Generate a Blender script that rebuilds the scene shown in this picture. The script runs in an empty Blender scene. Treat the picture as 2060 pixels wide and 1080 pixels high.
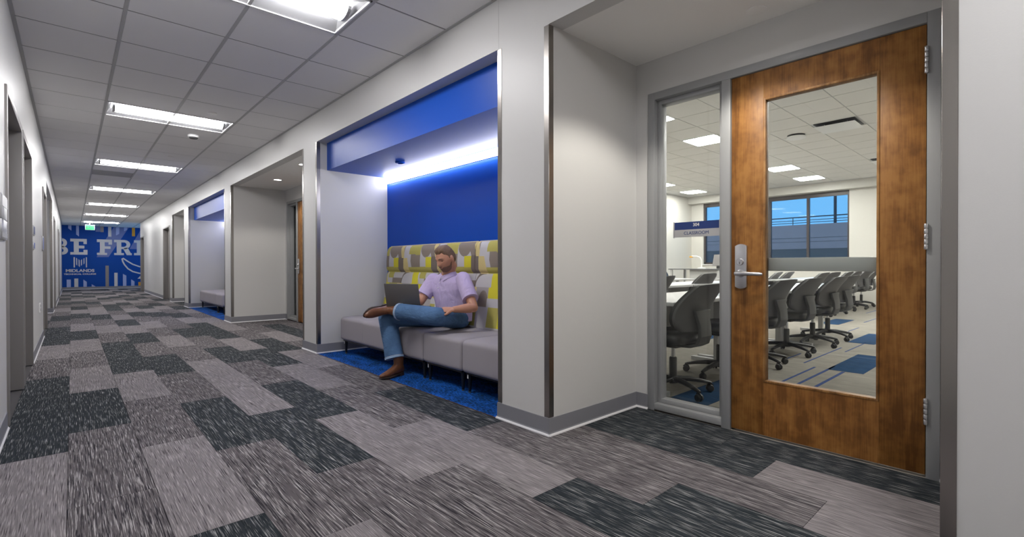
import bpy, bmesh, math, random
from mathutils import Vector, Matrix, Quaternion
random.seed(7)
SC = bpy.context.scene
COL = SC.collection
PI = math.pi

# ------------------------------------------------------------------ camera
CAM_H = 1.0025
cam_data = bpy.data.cameras.new('camera')
cam_data.sensor_width = 36.0
cam_data.sensor_fit = 'HORIZONTAL'
cam_data.lens = 975.05 / 2060 * 36
cam_data.clip_start = 0.02
cam_data.clip_end = 300
cam = bpy.data.objects.new('camera', cam_data)
COL.objects.link(cam)
cam.matrix_world = (Matrix.Translation((0, 0, CAM_H)) @ Matrix.Rotation(math.radians(-42.2539), 4, 'Z')
                    @ Matrix.Rotation(math.radians(90 - 0.3663), 4, 'X') @ Matrix.Rotation(math.radians(-0.0859), 4, 'Z'))
SC.camera = cam

# ------------------------------------------------------------------ sky
world = bpy.data.worlds.new('sky')
SC.world = world
world.use_nodes = True
bg = world.node_tree.nodes['Background']
bg.inputs[0].default_value = (0.17, 0.50, 0.92, 1)
bg.inputs[1].default_value = 1.2

# ------------------------------------------------------------------ exposure
vs = SC.view_settings
vs.view_transform = 'Standard'
vs.look = 'None'
vs.gamma = 1
vs.use_curve_mapping = False
vs.exposure = 0.55

LENS_GLOW = 42.0      # corridor troffer lens
COVE_GLOW = 11.5      # linear lamp in the blue alcoves
PANEL_GLOW = 37.0     # classroom panels

# ------------------------------------------------------------------ materials
MATS = {}
def newmat(name):
    m = bpy.data.materials.new(name); m.use_nodes = True
    nt = m.node_tree; b = nt.nodes['Principled BSDF']
    MATS[name] = m
    return m, nt, b
def N(nt, typ, **kw):
    n = nt.nodes.new(typ)
    for k, v in kw.items(): setattr(n, k, v)
    return n
def L(nt, a, b): nt.links.new(a, b)
def rgba(c): return (c[0], c[1], c[2], 1)
def plain(name, col, rough=0.5, metal=0.0, spec=0.5, bump=None, vary=None, coat=0):
    m, nt, b = newmat(name)
    b.inputs['Base Color'].default_value = rgba(col)
    b.inputs['Roughness'].default_value = rough
    b.inputs['Metallic'].default_value = metal
    b.inputs['Specular IOR Level'].default_value = spec
    b.inputs['Coat Weight'].default_value = coat
    if vary:
        sc, amt = vary
        tc = N(nt, 'ShaderNodeTexCoord'); no = N(nt, 'ShaderNodeTexNoise'); no.inputs['Scale'].default_value = sc
        no.inputs['Detail'].default_value = 4
        mx = N(nt, 'ShaderNodeMix', data_type='RGBA'); L(nt, tc.outputs['Object'], no.inputs['Vector'])
        mx.inputs[6].default_value = rgba([c * (1 - amt) for c in col]); mx.inputs[7].default_value = rgba([min(1, c * (1 + amt)) for c in col])
        L(nt, no.outputs[0], mx.inputs[0]); L(nt, mx.outputs[2], b.inputs['Base Color'])
    if bump:
        sc, st = bump
        tc = N(nt, 'ShaderNodeTexCoord'); no = N(nt, 'ShaderNodeTexNoise'); no.inputs['Scale'].default_value = sc
        bp = N(nt, 'ShaderNodeBump'); bp.inputs['Strength'].default_value = st; bp.inputs['Distance'].default_value = 0.002
        L(nt, tc.outputs['Object'], no.inputs['Vector']); L(nt, no.outputs[0], bp.inputs['Height']); L(nt, bp.outputs[0], b.inputs['Normal'])
    return m
def emit(name, col, strength):
    m, nt, b = newmat(name)
    b.inputs['Base Color'].default_value = rgba((0.8, 0.8, 0.8))
    b.inputs['Emission Color'].default_value = rgba(col)
    b.inputs['Emission Strength'].default_value = strength
    return m
def glass(name, tint, refl=1.0, rough=0.0):
    m = bpy.data.materials.new(name); m.use_nodes = True; nt = m.node_tree; nt.nodes.clear(); MATS[name] = m
    out = N(nt, 'ShaderNodeOutputMaterial'); tr = N(nt, 'ShaderNodeBsdfTransparent'); gl = N(nt, 'ShaderNodeBsdfGlossy')
    tr.inputs[0].default_value = rgba(tint); gl.inputs['Roughness'].default_value = rough
    fr = N(nt, 'ShaderNodeFresnel'); fr.inputs['IOR'].default_value = 1.45
    mu = N(nt, 'ShaderNodeMath', operation='MULTIPLY'); mu.inputs[1].default_value = refl
    mx = N(nt, 'ShaderNodeMixShader')
    L(nt, fr.outputs[0], mu.inputs[0]); L(nt, mu.outputs[0], mx.inputs[0]); L(nt, tr.outputs[0], mx.inputs[1]); L(nt, gl.outputs[0], mx.inputs[2])
    L(nt, mx.outputs[0], out.inputs[0])
    return m
def carpet(name, base, fleck, dark, lo, hi, dlo, dhi):
    """streaked loop carpet: thin light and dark yarn streaks running along Y"""
    m, nt, b = newmat(name)
    tc = N(nt, 'ShaderNodeTexCoord'); oi = N(nt, 'ShaderNodeObjectInfo')
    off = N(nt, 'ShaderNodeMath', operation='MULTIPLY'); off.inputs[1].default_value = 37.0
    cmb = N(nt, 'ShaderNodeCombineXYZ'); L(nt, oi.outputs['Random'], off.inputs[0])
    for i in range(3): L(nt, off.outputs[0], cmb.inputs[i])
    def streak(sx, sy, det=2.0):
        mp = N(nt, 'ShaderNodeMapping'); mp.inputs['Scale'].default_value = (sx, sy, 1)
        ad = N(nt, 'ShaderNodeVectorMath', operation='ADD')
        L(nt, tc.outputs['Object'], mp.inputs['Vector']); L(nt, mp.outputs[0], ad.inputs[0]); L(nt, cmb.outputs[0], ad.inputs[1])
        no = N(nt, 'ShaderNodeTexNoise'); no.inputs['Scale'].default_value = 1; no.inputs['Detail'].default_value = det
        L(nt, ad.outputs[0], no.inputs['Vector']); return no.outputs[0]
    s1 = streak(330, 8.0, 4.0); s2 = streak(270, 6.0, 4.0); s3 = streak(9, 3, 1.0)
    r1 = N(nt, 'ShaderNodeMapRange'); r1.inputs[1].default_value = lo; r1.inputs[2].default_value = hi
    r2 = N(nt, 'ShaderNodeMapRange'); r2.inputs[1].default_value = dlo; r2.inputs[2].default_value = dhi
    L(nt, s1, r1.inputs[0]); L(nt, s2, r2.inputs[0])
    m1 = N(nt, 'ShaderNodeMix', data_type='RGBA'); m1.inputs[6].default_value = rgba(base); m1.inputs[7].default_value = rgba(dark); L(nt, r2.outputs[0], m1.inputs[0])
    m2 = N(nt, 'ShaderNodeMix', data_type='RGBA'); m2.inputs[7].default_value = rgba(fleck); L(nt, m1.outputs[2], m2.inputs[6]); L(nt, r1.outputs[0], m2.inputs[0])
    r3 = N(nt, 'ShaderNodeMapRange'); r3.inputs[3].default_value = 0.85; r3.inputs[4].default_value = 1.15; L(nt, s3, r3.inputs[0])
    m3 = N(nt, 'ShaderNodeMix', data_type='RGBA', blend_type='MULTIPLY'); m3.inputs[0].default_value = 1
    L(nt, m2.outputs[2], m3.inputs[6]); L(nt, r3.outputs[0], m3.inputs[7])
    L(nt, m3.outputs[2], b.inputs['Base Color'])
    b.inputs['Roughness'].default_value = 0.95; b.inputs['Specular IOR Level'].default_value = 0.12
    bp = N(nt, 'ShaderNodeBump'); bp.inputs['Strength'].default_value = 0.5; bp.inputs['Distance'].default_value = 0.003
    L(nt, s1, bp.inputs['Height']); L(nt, bp.outputs[0], b.inputs['Normal'])
    return m
def wood(name, c0, c1, c2):
    m, nt, b = newmat(name)
    tc = N(nt, 'ShaderNodeTexCoord'); oi = N(nt, 'ShaderNodeObjectInfo')
    mp = N(nt, 'ShaderNodeMapping'); mp.inputs['Scale'].default_value = (9, 9, 1.6)
    ad = N(nt, 'ShaderNodeVectorMath', operation='ADD'); L(nt, tc.outputs['Object'], mp.inputs['Vector']); L(nt, mp.outputs[0], ad.inputs[0]); L(nt, oi.outputs['Random'], ad.inputs[1])
    n1 = N(nt, 'ShaderNodeTexNoise'); n1.inputs['Scale'].default_value = 1; n1.inputs['Detail'].default_value = 6; n1.inputs['Distortion'].default_value = 1.2
    L(nt, ad.outputs[0], n1.inputs['Vector'])
    mp2 = N(nt, 'ShaderNodeMapping'); mp2.inputs['Scale'].default_value = (160, 160, 6); L(nt, tc.outputs['Object'], mp2.inputs['Vector'])
    n2 = N(nt, 'ShaderNodeTexNoise'); n2.inputs['Scale'].default_value = 1; n2.inputs['Detail'].default_value = 2; L(nt, mp2.outputs[0], n2.inputs['Vector'])
    n3 = N(nt, 'ShaderNodeTexNoise'); n3.inputs['Scale'].default_value = 16; n3.inputs['Detail'].default_value = 3; L(nt, tc.outputs['Object'], n3.inputs['Vector'])
    cr = N(nt, 'ShaderNodeValToRGB'); e = cr.color_ramp.elements
    e[0].position = 0.3; e[0].color = rgba(c0); e[1].position = 0.72; e[1].color = rgba(c2)
    k = e.new(0.5); k.color = rgba(c1)
    a = N(nt, 'ShaderNodeMath', operation='MULTIPLY_ADD'); a.inputs[1].default_value = 0.45; L(nt, n2.outputs[0], a.inputs[0]); L(nt, n1.outputs[0], a.inputs[2])
    a2 = N(nt, 'ShaderNodeMath', operation='MULTIPLY_ADD'); a2.inputs[1].default_value = 0.7; L(nt, n3.outputs[0], a2.inputs[0]); L(nt, a.outputs[0], a2.inputs[2])
    a3 = N(nt, 'ShaderNodeMath', operation='SUBTRACT'); a3.inputs[1].default_value = 0.575; L(nt, a2.outputs[0], a3.inputs[0])
    L(nt, a3.outputs[0], cr.inputs[0]); L(nt, cr.outputs[0], b.inputs['Base Color'])
    b.inputs['Roughness'].default_value = 0.5; b.inputs['Specular IOR Level'].default_value = 0.35
    return m
def brushed(name, col, rough, sc=(260, 260, 2)):
    m, nt, b = newmat(name)
    b.inputs['Base Color'].default_value = rgba(col); b.inputs['Metallic'].default_value = 1
    tc = N(nt, 'ShaderNodeTexCoord'); mp = N(nt, 'ShaderNodeMapping'); mp.inputs['Scale'].default_value = sc
    no = N(nt, 'ShaderNodeTexNoise'); no.inputs['Scale'].default_value = 1; no.inputs['Detail'].default_value = 2
    L(nt, tc.outputs['Object'], mp.inputs['Vector']); L(nt, mp.outputs[0], no.inputs['Vector'])
    mr = N(nt, 'ShaderNodeMapRange'); mr.inputs[3].default_value = rough * 0.94; mr.inputs[4].default_value = rough * 1.08
    L(nt, no.outputs[0], mr.inputs[0]); L(nt, mr.outputs[0], b.inputs['Roughness'])
    return m

M = {}
M['wall'] = plain('wall_paint', (0.585, 0.58, 0.57), 0.45, bump=(260, 0.08))
M['soffit'] = plain('soffit_paint', (0.84, 0.83, 0.81), 0.6)
M['classwall'] = plain('classroom_paint', (0.60, 0.585, 0.545), 0.5)
M['tile'] = plain('ceiling_tile', (0.88, 0.87, 0.87), 0.9, spec=0.15, bump=(420, 0.25))
M['tee'] = plain('ceiling_tee', (0.5, 0.5, 0.5), 0.5)
M['tee_shade'] = plain('cross_tee_gap_shade', (0.20, 0.20, 0.20), 0.6)  # dark colour stands for the shadow gap between tile rows
M['plenum'] = plain('plenum_dark', (0.05, 0.05, 0.05), 0.9)
M['blue'] = plain('blue_paint', (0.001, 0.068, 0.46), 0.36, spec=0.16, bump=(40, 0.05))
M['bluegloss'] = plain('blue_gloss_paint', (0.001, 0.075, 0.48), 0.42, spec=0.34, bump=(14, 0.15))
M['steel'] = brushed('brushed_steel', (0.33, 0.31, 0.29), 0.26)
M['chrome'] = plain('satin_chrome', (0.60, 0.60, 0.62), 0.32, metal=1)
M['frame'] = plain('grey_frame_enamel', (0.30, 0.305, 0.31), 0.35)
M['framed'] = plain('taupe_frame_enamel', (0.25, 0.235, 0.225), 0.4)
M['base'] = plain('grey_vinyl_base', (0.22, 0.22, 0.245), 0.45)
M['base_glint'] = plain('base_toe_highlight', (0.75, 0.74, 0.76), 0.4)  # pale colour imitates light reflected off the cove toe
M['cD'] = carpet('carpet_dark', (0.024, 0.029, 0.035), (0.36, 0.36, 0.365), (0.012, 0.016, 0.020), 0.56, 0.70, 0.50, 0.58)
M['cM'] = carpet('carpet_mid', (0.100, 0.090, 0.096), (0.36, 0.34, 0.345), (0.022, 0.020, 0.026), 0.53, 0.66, 0.49, 0.60)
M['cL'] = carpet('carpet_light', (0.175, 0.160, 0.168), (0.36, 0.335, 0.34), (0.045, 0.040, 0.045), 0.52, 0.68, 0.55, 0.66)
def blue_pile():
    m, nt, b = newmat('carpet_blue')
    tc = N(nt, 'ShaderNodeTexCoord')
    def nz(sc, det):
        mp = N(nt, 'ShaderNodeMapping'); mp.inputs['Scale'].default_value = sc
        no = N(nt, 'ShaderNodeTexNoise'); no.inputs['Scale'].default_value = 1; no.inputs['Detail'].default_value = det
        L(nt, tc.outputs['Object'], mp.inputs['Vector']); L(nt, mp.outputs[0], no.inputs['Vector']); return no.outputs[0]
    ad = N(nt, 'ShaderNodeMath', operation='MULTIPLY_ADD'); ad.inputs[1].default_value = 0.5
    L(nt, nz((10, 4, 1), 3), ad.inputs[0]); L(nt, nz((130, 30, 1), 3), ad.inputs[2])
    cr = N(nt, 'ShaderNodeValToRGB'); e = cr.color_ramp.elements
    e[0].position = 0.60; e[0].color = (0.004, 0.020, 0.052, 1); e[1].position = 0.90; e[1].color = (0.012, 0.115, 0.52, 1)
    k = e.new(0.73); k.color = (0.005, 0.048, 0.19, 1)
    L(nt, ad.outputs[0], cr.inputs[0]); L(nt, cr.outputs[0], b.inputs['Base Color'])
    b.inputs['Roughness'].default_value = 0.95; b.inputs['Specular IOR Level'].default_value = 0.1
    return m
M['cB'] = blue_pile()
M['cC'] = carpet('carpet_beige', (0.27, 0.25, 0.22), (0.42, 0.395, 0.355), (0.13, 0.118, 0.105), 0.48, 0.75, 0.5, 0.8)
M['cT'] = carpet('carpet_tile_blue', (0.014, 0.048, 0.115), (0.035, 0.10, 0.26), (0.010, 0.040, 0.065), 0.5, 0.7, 0.48, 0.66)
M['cS'] = plain('carpet_stripe_blue', (0.02, 0.055, 0.20), 0.95, vary=(40, 0.5))
M['wood'] = wood('door_veneer', (0.145, 0.056, 0.011), (0.235, 0.098, 0.021), (0.32, 0.145, 0.036))
M['bead'] = wood('glazing_bead_wood', (0.15, 0.07, 0.02), (0.26, 0.125, 0.04), (0.38, 0.20, 0.07))
M['glass'] = glass('clear_glass', (0.93, 0.95, 0.94), 0.8)
M['winglass'] = glass('tinted_glass', (0.80, 0.82, 0.84), 0.12)
M['lens'] = emit('lamp_lens', (1.0, 0.985, 0.985), LENS_GLOW)
M['cove'] = emit('cove_lens', (1.0, 0.98, 0.96), COVE_GLOW)
M['panel'] = emit('panel_lens', (1.0, 0.97, 0.92), PANEL_GLOW)
M['down'] = emit('downlight_lens', (1.0, 0.96, 0.88), 14.0)
M['white'] = plain('white_enamel', (0.78, 0.78, 0.78), 0.35)
M['reflector'] = plain('reflector_darkened', (0.24, 0.24, 0.25), 0.5)  # white enamel pan, colour greyed to hold down the lens glare
M['satin'] = plain('satin_aluminium', (0.62, 0.62, 0.61), 0.4, metal=0.15)
M['whitep'] = plain('white_plastic', (0.75, 0.75, 0.74), 0.4)
M['black'] = plain('black_plastic', (0.026, 0.026, 0.028), 0.45)
M['dark'] = plain('charcoal_plastic', (0.075, 0.075, 0.077), 0.5, bump=(500, 0.1))
M['vinyl'] = plain('black_vinyl', (0.028, 0.028, 0.030), 0.33)
M['shell'] = plain('grey_back_shell', (0.115, 0.113, 0.115), 0.55, bump=(600, 0.2))
M['legblk'] = plain('black_lacquer', (0.006, 0.006, 0.007), 0.3)
M['brass'] = plain('brass_glide', (0.6, 0.42, 0.2), 0.35, metal=1)
M['seatfab'] = plain('grey_seat_fabric', (0.33, 0.305, 0.325), 0.85, spec=0.2, bump=(900, 0.6), vary=(500, 0.12))
M['tabletop'] = plain('pale_laminate', (0.50, 0.50, 0.505), 0.3)
M['tableedge'] = plain('table_panel_grey', (0.45, 0.45, 0.45), 0.5)
M['desk'] = plain('desk_grey', (0.12, 0.12, 0.13), 0.4)
M['alum'] = plain('bronze_mullion', (0.045, 0.035, 0.035), 0.4)
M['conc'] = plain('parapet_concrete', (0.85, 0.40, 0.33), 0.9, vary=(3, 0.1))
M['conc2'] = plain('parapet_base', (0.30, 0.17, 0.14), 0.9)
M['rail'] = plain('rail_paint', (0.10, 0.06, 0.06), 0.6)
M['navy'] = plain('navy_print', (0.012, 0.035, 0.16), 0.4)
M['mural'] = plain('mural_blue', (0.004, 0.062, 0.33), 0.6, spec=0.15, vary=(0.6, 0.12))
M['mwhite'] = plain('mural_white', (0.62, 0.61, 0.62), 0.5)
M['mpale'] = plain('mural_pale_blue', (0.36, 0.43, 0.72), 0.5)
M['mslate'] = plain('mural_slate_blue', (0.12, 0.17, 0.42), 0.5)
M['mtan'] = plain('mural_taupe', (0.27, 0.24, 0.23), 0.5)
M['morange'] = plain('mural_amber', (0.75, 0.35, 0.02), 0.5)
M['signgrey'] = plain('sign_silver', (0.48, 0.48, 0.49), 0.35, metal=0.4)
M['green'] = emit('exit_green', (0.0, 0.62, 0.13), 1.0); M['green'].node_tree.nodes['Principled BSDF'].inputs['Base Color'].default_value = (0, .12, .03, 1)
M['skin'] = plain('skin', (0.47, 0.225, 0.14), 0.5, vary=(30, 0.10))
M['hair'] = plain('brown_hair', (0.16, 0.095, 0.055), 0.6, bump=(300, 0.8), vary=(90, 0.45))
M['beard'] = plain('brown_beard', (0.20, 0.105, 0.065), 0.7, bump=(500, 0.8), vary=(160, 0.4))
M['lip'] = plain('lip_skin', (0.40, 0.17, 0.13), 0.5)
M['eye'] = plain('eye_dark', (0.05, 0.03, 0.025), 0.3)
M['shirt'] = plain('lavender_knit', (0.49, 0.40, 0.60), 0.8, spec=0.25, vary=(6, 0.06))
M['shirt2'] = plain('shirt_button', (0.75, 0.73, 0.78), 0.4)
M['jeans'] = plain('blue_denim', (0.075, 0.145, 0.27), 0.9, spec=0.15, bump=(700, 0.4), vary=(9, 0.40))
M['seam'] = plain('pale_denim_hem', (0.25, 0.36, 0.52), 0.9)
M['leather'] = plain('brown_boot_leather', (0.15, 0.058, 0.026), 0.35, vary=(22, 0.45), bump=(60, 0.4))
M['sole'] = plain('boot_sole', (0.035, 0.020, 0.014), 0.6)
M['belt'] = plain('belt_leather', (0.06, 0.025, 0.012), 0.5)
M['lap'] = plain('laptop_grey', (0.13, 0.122, 0.12), 0.42, metal=0.4)
M['lapk'] = plain('laptop_keys', (0.02, 0.02, 0.02), 0.5)
M['screen'] = emit('laptop_screen', (0.6, 0.7, 0.9), 0.5)
M['logo'] = plain('laptop_mark', (0.012, 0.012, 0.012), 0.4)

# wrinkles / folds for shirt and jeans
def folds(m, scale, strength, dist):
    nt = m.node_tree; b = nt.nodes['Principled BSDF']
    tc = N(nt, 'ShaderNodeTexCoord'); mp = N(nt, 'ShaderNodeMapping'); mp.inputs['Scale'].default_value = scale
    mp.inputs['Rotation'].default_value = (0.6, 0.3, 0.4)
    no = N(nt, 'ShaderNodeTexNoise'); no.inputs['Scale'].default_value = 1; no.inputs['Detail'].default_value = 2; no.inputs['Distortion'].default_value = 0.8
    bp = N(nt, 'ShaderNodeBump'); bp.inputs['Strength'].default_value = strength; bp.inputs['Distance'].default_value = dist
    L(nt, tc.outputs['Object'], mp.inputs['Vector']); L(nt, mp.outputs[0], no.inputs['Vector']); L(nt, no.outputs[0], bp.inputs['Height'])
    L(nt, bp.outputs[0], b.inputs['Normal'])
folds(M['shirt'], (5, 16, 8), 0.6, 0.03)
folds(M['jeans'], (16, 16, 30), 0.7, 0.012)

# printed upholstery: blocks, half rounds and wedges on a 0.70 m repeat along Y
def print_fabric():
    m, nt, b = newmat('printed_fabric')
    tc = N(nt, 'ShaderNodeTexCoord'); sp = N(nt, 'ShaderNodeSeparateXYZ'); L(nt, tc.outputs['Object'], sp.inputs[0])
    def math_(op, a, bb=None, c=None):
        n = N(nt, 'ShaderNodeMath', operation=op)
        for i, v in enumerate((a, bb, c)):
            if v is None: continue
            if isinstance(v, (int, float)): n.inputs[i].default_value = v
            else: L(nt, v, n.inputs[i])
        return n.outputs[0]
    s = math_('FLOORED_MODULO', math_('SUBTRACT', 0.0, sp.outputs[1]), 0.70)
    z = sp.outputs[2]
    OL, BR, TP, DT, LG, TN, GR = (0.47, 0.42, 0.115), (0.72, 0.65, 0.05), (0.27, 0.225, 0.185), (0.20, 0.165, 0.14), (0.56, 0.54, 0.54), (0.66, 0.54, 0.24), (0.42, 0.385, 0.37)
    cur = [None]
    rg = N(nt, 'ShaderNodeRGB'); rg.outputs[0].default_value = rgba(LG); cur[0] = rg.outputs[0]
    def lay(mask, col):
        mx = N(nt, 'ShaderNodeMix', data_type='RGBA'); L(nt, mask, mx.inputs[0]); L(nt, cur[0], mx.inputs[6]); mx.inputs[7].default_value = rgba(col); cur[0] = mx.outputs[2]
    def span(v, a, c): return math_('COMPARE', v, (a + c) / 2, (c - a) / 2)
    def rect(s0, s1, z0, z1, col, shear=0.0):
        sv = s if shear == 0 else math_('MULTIPLY_ADD', math_('SUBTRACT', z, z0), shear, s)
        lay(math_('MULTIPLY', span(sv, s0, s1), span(z, z0, z1)), col)
    def half(cs, cz, rs, rz, z0, z1, col):
        a = math_('DIVIDE', math_('SUBTRACT', s, cs), rs); c = math_('DIVIDE', math_('SUBTRACT', z, cz), rz)
        d = math_('ADD', math_('MULTIPLY', a, a), math_('MULTIPLY', c, c))
        lay(math_('MULTIPLY', math_('LESS_THAN', d, 1.0), span(z, z0, z1)), col)
    # head rest
    rect(0, .70, .90, .99, OL); rect(0, .10, 1.12, 1.30, OL); rect(0, .10, .985, 1.12, TP)
    half(.215, 1.225, .115, .135, 1.0, 1.30, TP); rect(.215, .325, .985, 1.095, BR)
    rect(.325, .44, .90, 1.10, DT); rect(.325, .50, 1.10, 1.30, TP, 0.5); rect(.40, .47, 1.09, 1.30, TN, 0.35); rect(.45, .56, 1.09, 1.30, LG); rect(.44, .56, .90, 1.09, TN)
    rect(.56, .70, 1.13, 1.30, OL); rect(.60, .70, .985, 1.13, TP); rect(.555, .62, .985, 1.13, LG, 0.3)
    # lower back
    rect(.0, .70, .44, .925, LG)
    rect(.0, .08, .80, .925, TN, 0.5); rect(.08, .20, .86, .925, OL); rect(.18, .40, .80, .86, TP); rect(.36, .46, .80, .925, DT, -0.6)
    half(.52, .81, .12, .11, .80, .925, LG); rect(.63, .70, .80, .925, BR); rect(.0, .05, .80, .925, BR)
    rect(.60, .70, .70, .80, BR); rect(.0, .12, .70, .80, BR); rect(.12, .30, .70, .80, OL); rect(.30, .42, .66, .80, TN); rect(.42, .60, .70, .80, GR)
    half(.53, .64, .075, .13, .62, .80, TP); rect(.59, .70, .62, .70, LG); rect(.0, .08, .62, .70, LG); rect(.10, .24, .58, .70, TN); rect(.24, .36, .50, .70, GR)
    half(.54, .62, .085, .14, .44, .62, LG); rect(.62, .70, .44, .62, OL); rect(.0, .07, .44, .62, OL); rect(.07, .12, .44, .62, BR); rect(.36, .45, .44, .60, OL); rect(.12, .24, .44, .58, TP)
    L(nt, cur[0], b.inputs['Base Color'])
    b.inputs['Roughness'].default_value = 0.85; b.inputs['Specular IOR Level'].default_value = 0.2
    no = N(nt, 'ShaderNodeTexNoise'); no.inputs['Scale'].default_value = 900
    bp = N(nt, 'ShaderNodeBump'); bp.inputs['Strength'].default_value = 0.4; bp.inputs['Distance'].default_value = 0.001
    L(nt, tc.outputs['Object'], no.inputs['Vector']); L(nt, no.outputs[0], bp.inputs['Height']); L(nt, bp.outputs[0], b.inputs['Normal'])
    return m
M['print'] = print_fabric()
M['piping'] = plain('cream_piping', (0.66, 0.62, 0.42), 0.8)

# ------------------------------------------------------------------ mesh helpers
class MB:
    def __init__(s): s.v = []; s.f = []; s.m = []; s.cur = 0
    def add(s, vs, fs):
        o = len(s.v); s.v += [tuple(v) for v in vs]; s.f += [tuple(i + o for i in f) for f in fs]; s.m += [s.cur] * len(fs); return s
    def box(s, x0, x1, y0, y1, z0, z1):
        v = [(x, y, z) for x in (x0, x1) for y in (y0, y1) for z in (z0, z1)]
        return s.add(v, [(0, 1, 3, 2), (4, 6, 7, 5), (0, 4, 5, 1), (2, 3, 7, 6), (0, 2, 6, 4), (1, 5, 7, 3)])
    def prism(s, poly, fn, d0, d1):
        """poly: list of (a,b); fn(a,b,d)->xyz"""
        n = len(poly)
        v = [fn(a, b, d0) for a, b in poly] + [fn(a, b, d1) for a, b in poly]
        f = [tuple(range(n))[::-1], tuple(range(n, 2 * n))] + [(i, (i + 1) % n, n + (i + 1) % n, n + i) for i in range(n)]
        return s.add(v, f)
    def tube(s, pts, rad, n=12, up=None, caps=True):
        """sweep; rad: scalars or (a,b): a along 'side', b along the other axis"""
        P = [Vector(p) for p in pts]; k = len(P); rings = []
        prev = None
        for i in range(k):
            t = (P[min(i + 1, k - 1)] - P[max(i - 1, 0)]).normalized()
            if up is not None: a = Vector(up if not isinstance(up, list) else up[i]); a = (a - t * a.dot(t)).normalized()
            elif prev is None:
                a = Vector((0, 0, 1)) if abs(t.z) < 0.9 else Vector((1, 0, 0)); a = (a - t * a.dot(t)).normalized()
            else: a = (prev - t * prev.dot(t)).normalized()
            prev = a; b = t.cross(a)
            r = rad[i] if isinstance(rad, (list, tuple)) else rad
            ra, rb = r if isinstance(r, (list, tuple)) else (r, r)
            rings.append([P[i] + a * (ra * math.cos(2 * PI * j / n)) + b * (rb * math.sin(2 * PI * j / n)) for j in range(n)])
        v = [p for r in rings for p in r]
        f = [(i * n + j, i * n + (j + 1) % n, (i + 1) * n + (j + 1) % n, (i + 1) * n + j) for i in range(k - 1) for j in range(n)]
        if caps: f += [tuple(range(n))[::-1], tuple(range((k - 1) * n, k * n))]
        return s.add(v, f)
    def lathe(s, prof, c, n=24, axis='z', caps=True):
        v = []
        for r, h in prof:
            for j in range(n):
                a = 2 * PI * j / n; x, y = r * math.cos(a), r * math.sin(a)
                if axis == 'z': v.append((c[0] + x, c[1] + y, c[2] + h))
                elif axis == 'x': v.append((c[0] + h, c[1] + x, c[2] + y))
                else: v.append((c[0] + x, c[1] + h, c[2] + y))
        k = len(prof)
        f = [(i * n + j, i * n + (j + 1) % n, (i + 1) * n + (j + 1) % n, (i + 1) * n + j) for i in range(k - 1) for j in range(n)]
        if caps: f += [tuple(range(n))[::-1], tuple(range((k - 1) * n, k * n))]
        return s.add(v, f)
    def ball(s, c, r, n=16, mrot=None):
        r = r if isinstance(r, (list, tuple)) else (r, r, r); m = n // 2
        v = [(0, 0, -1)]
        for i in range(1, m):
            th = -PI / 2 + PI * i / m
            for j in range(n): v.append((math.cos(th) * math.cos(2 * PI * j / n), math.cos(th) * math.sin(2 * PI * j / n), math.sin(th)))
        v.append((0, 0, 1)); vv = []
        for p in v:
            q = Vector((p[0] * r[0], p[1] * r[1], p[2] * r[2]))
            if mrot: q = mrot @ q
            vv.append(Vector(c) + q)
        f = [(0, 1 + (j + 1) % n, 1 + j) for j in range(n)]
        for i in range(m - 2):
            for j in range(n): f.append((1 + i * n + j, 1 + i * n + (j + 1) % n, 1 + (i + 1) * n + (j + 1) % n, 1 + (i + 1) * n + j))
        last = len(v) - 1; b0 = 1 + (m - 2) * n
        f += [(b0 + j, b0 + (j + 1) % n, last) for j in range(n)]
        return s.add(vv, f)
    def mesh(s, name, mats, smooth=False, bevel=0, seg=2, sharp=40):
        me = bpy.data.meshes.new(name); me.from_pydata(s.v, [], s.f)
        for mm in (mats if isinstance(mats, (list, tuple)) else [mats]): me.materials.append(mm)
        for p, i in zip(me.polygons, s.m): p.material_index = i
        bm = bmesh.new(); bm.from_mesh(me)
        bmesh.ops.recalc_face_normals(bm, faces=bm.faces)
        if bevel: bmesh.ops.bevel(bm, geom=[e for e in bm.edges if e.is_manifold and e.calc_face_angle(0) > 0.4], offset=bevel, segments=seg, profile=0.5, affect='EDGES', clamp_overlap=True)
        bm.to_mesh(me); bm.free()
        if smooth or bevel:
            for p in me.polygons: p.use_smooth = True
            me.set_sharp_from_angle(angle=math.radians(sharp))
        return me
    def build(s, name, mats, parent=None, smooth=False, bevel=0, seg=2, sharp=40, local=False):
        return put(name, s.mesh(name, mats, smooth, bevel, seg, sharp), parent, local)
def put(name, me, parent=None, local=False):
    o = bpy.data.objects.new(name, me); COL.objects.link(o)
    if parent is not None:
        o.parent = parent
        if not local and parent.parent is None: o.matrix_parent_inverse = parent.matrix_basis.inverted()
    return o
def tag(o, label, cat, group=None, kind=None):
    o['label'] = label
    o['category'] = cat
    if group: o['group'] = group
    if kind: o['kind'] = kind
    return o
def empty(name, loc, label=None, cat=None, group=None, rz=0, kind=None):
    o = bpy.data.objects.new(name, None); COL.objects.link(o); o.empty_display_size = 0.1
    o.location = loc; o.rotation_euler = (0, 0, rz)
    o.matrix_basis = Matrix.Translation(loc) @ Matrix.Rotation(rz, 4, 'Z')
    if label: tag(o, label, cat, group, kind)
    return o
def copy_tree(o, parent=None):
    c = o.copy(); COL.objects.link(c); c.parent = parent
    if parent is not None: c.matrix_parent_inverse = o.matrix_parent_inverse.copy()
    for ch in list(o.children): copy_tree(ch, c)
    return c
def B(name, mat, x0, x1, y0, y1, z0, z1, parent=None, bevel=0):
    return MB().box(x0, x1, y0, y1, z0, z1).build(name, mat, parent, bevel=bevel)
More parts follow.
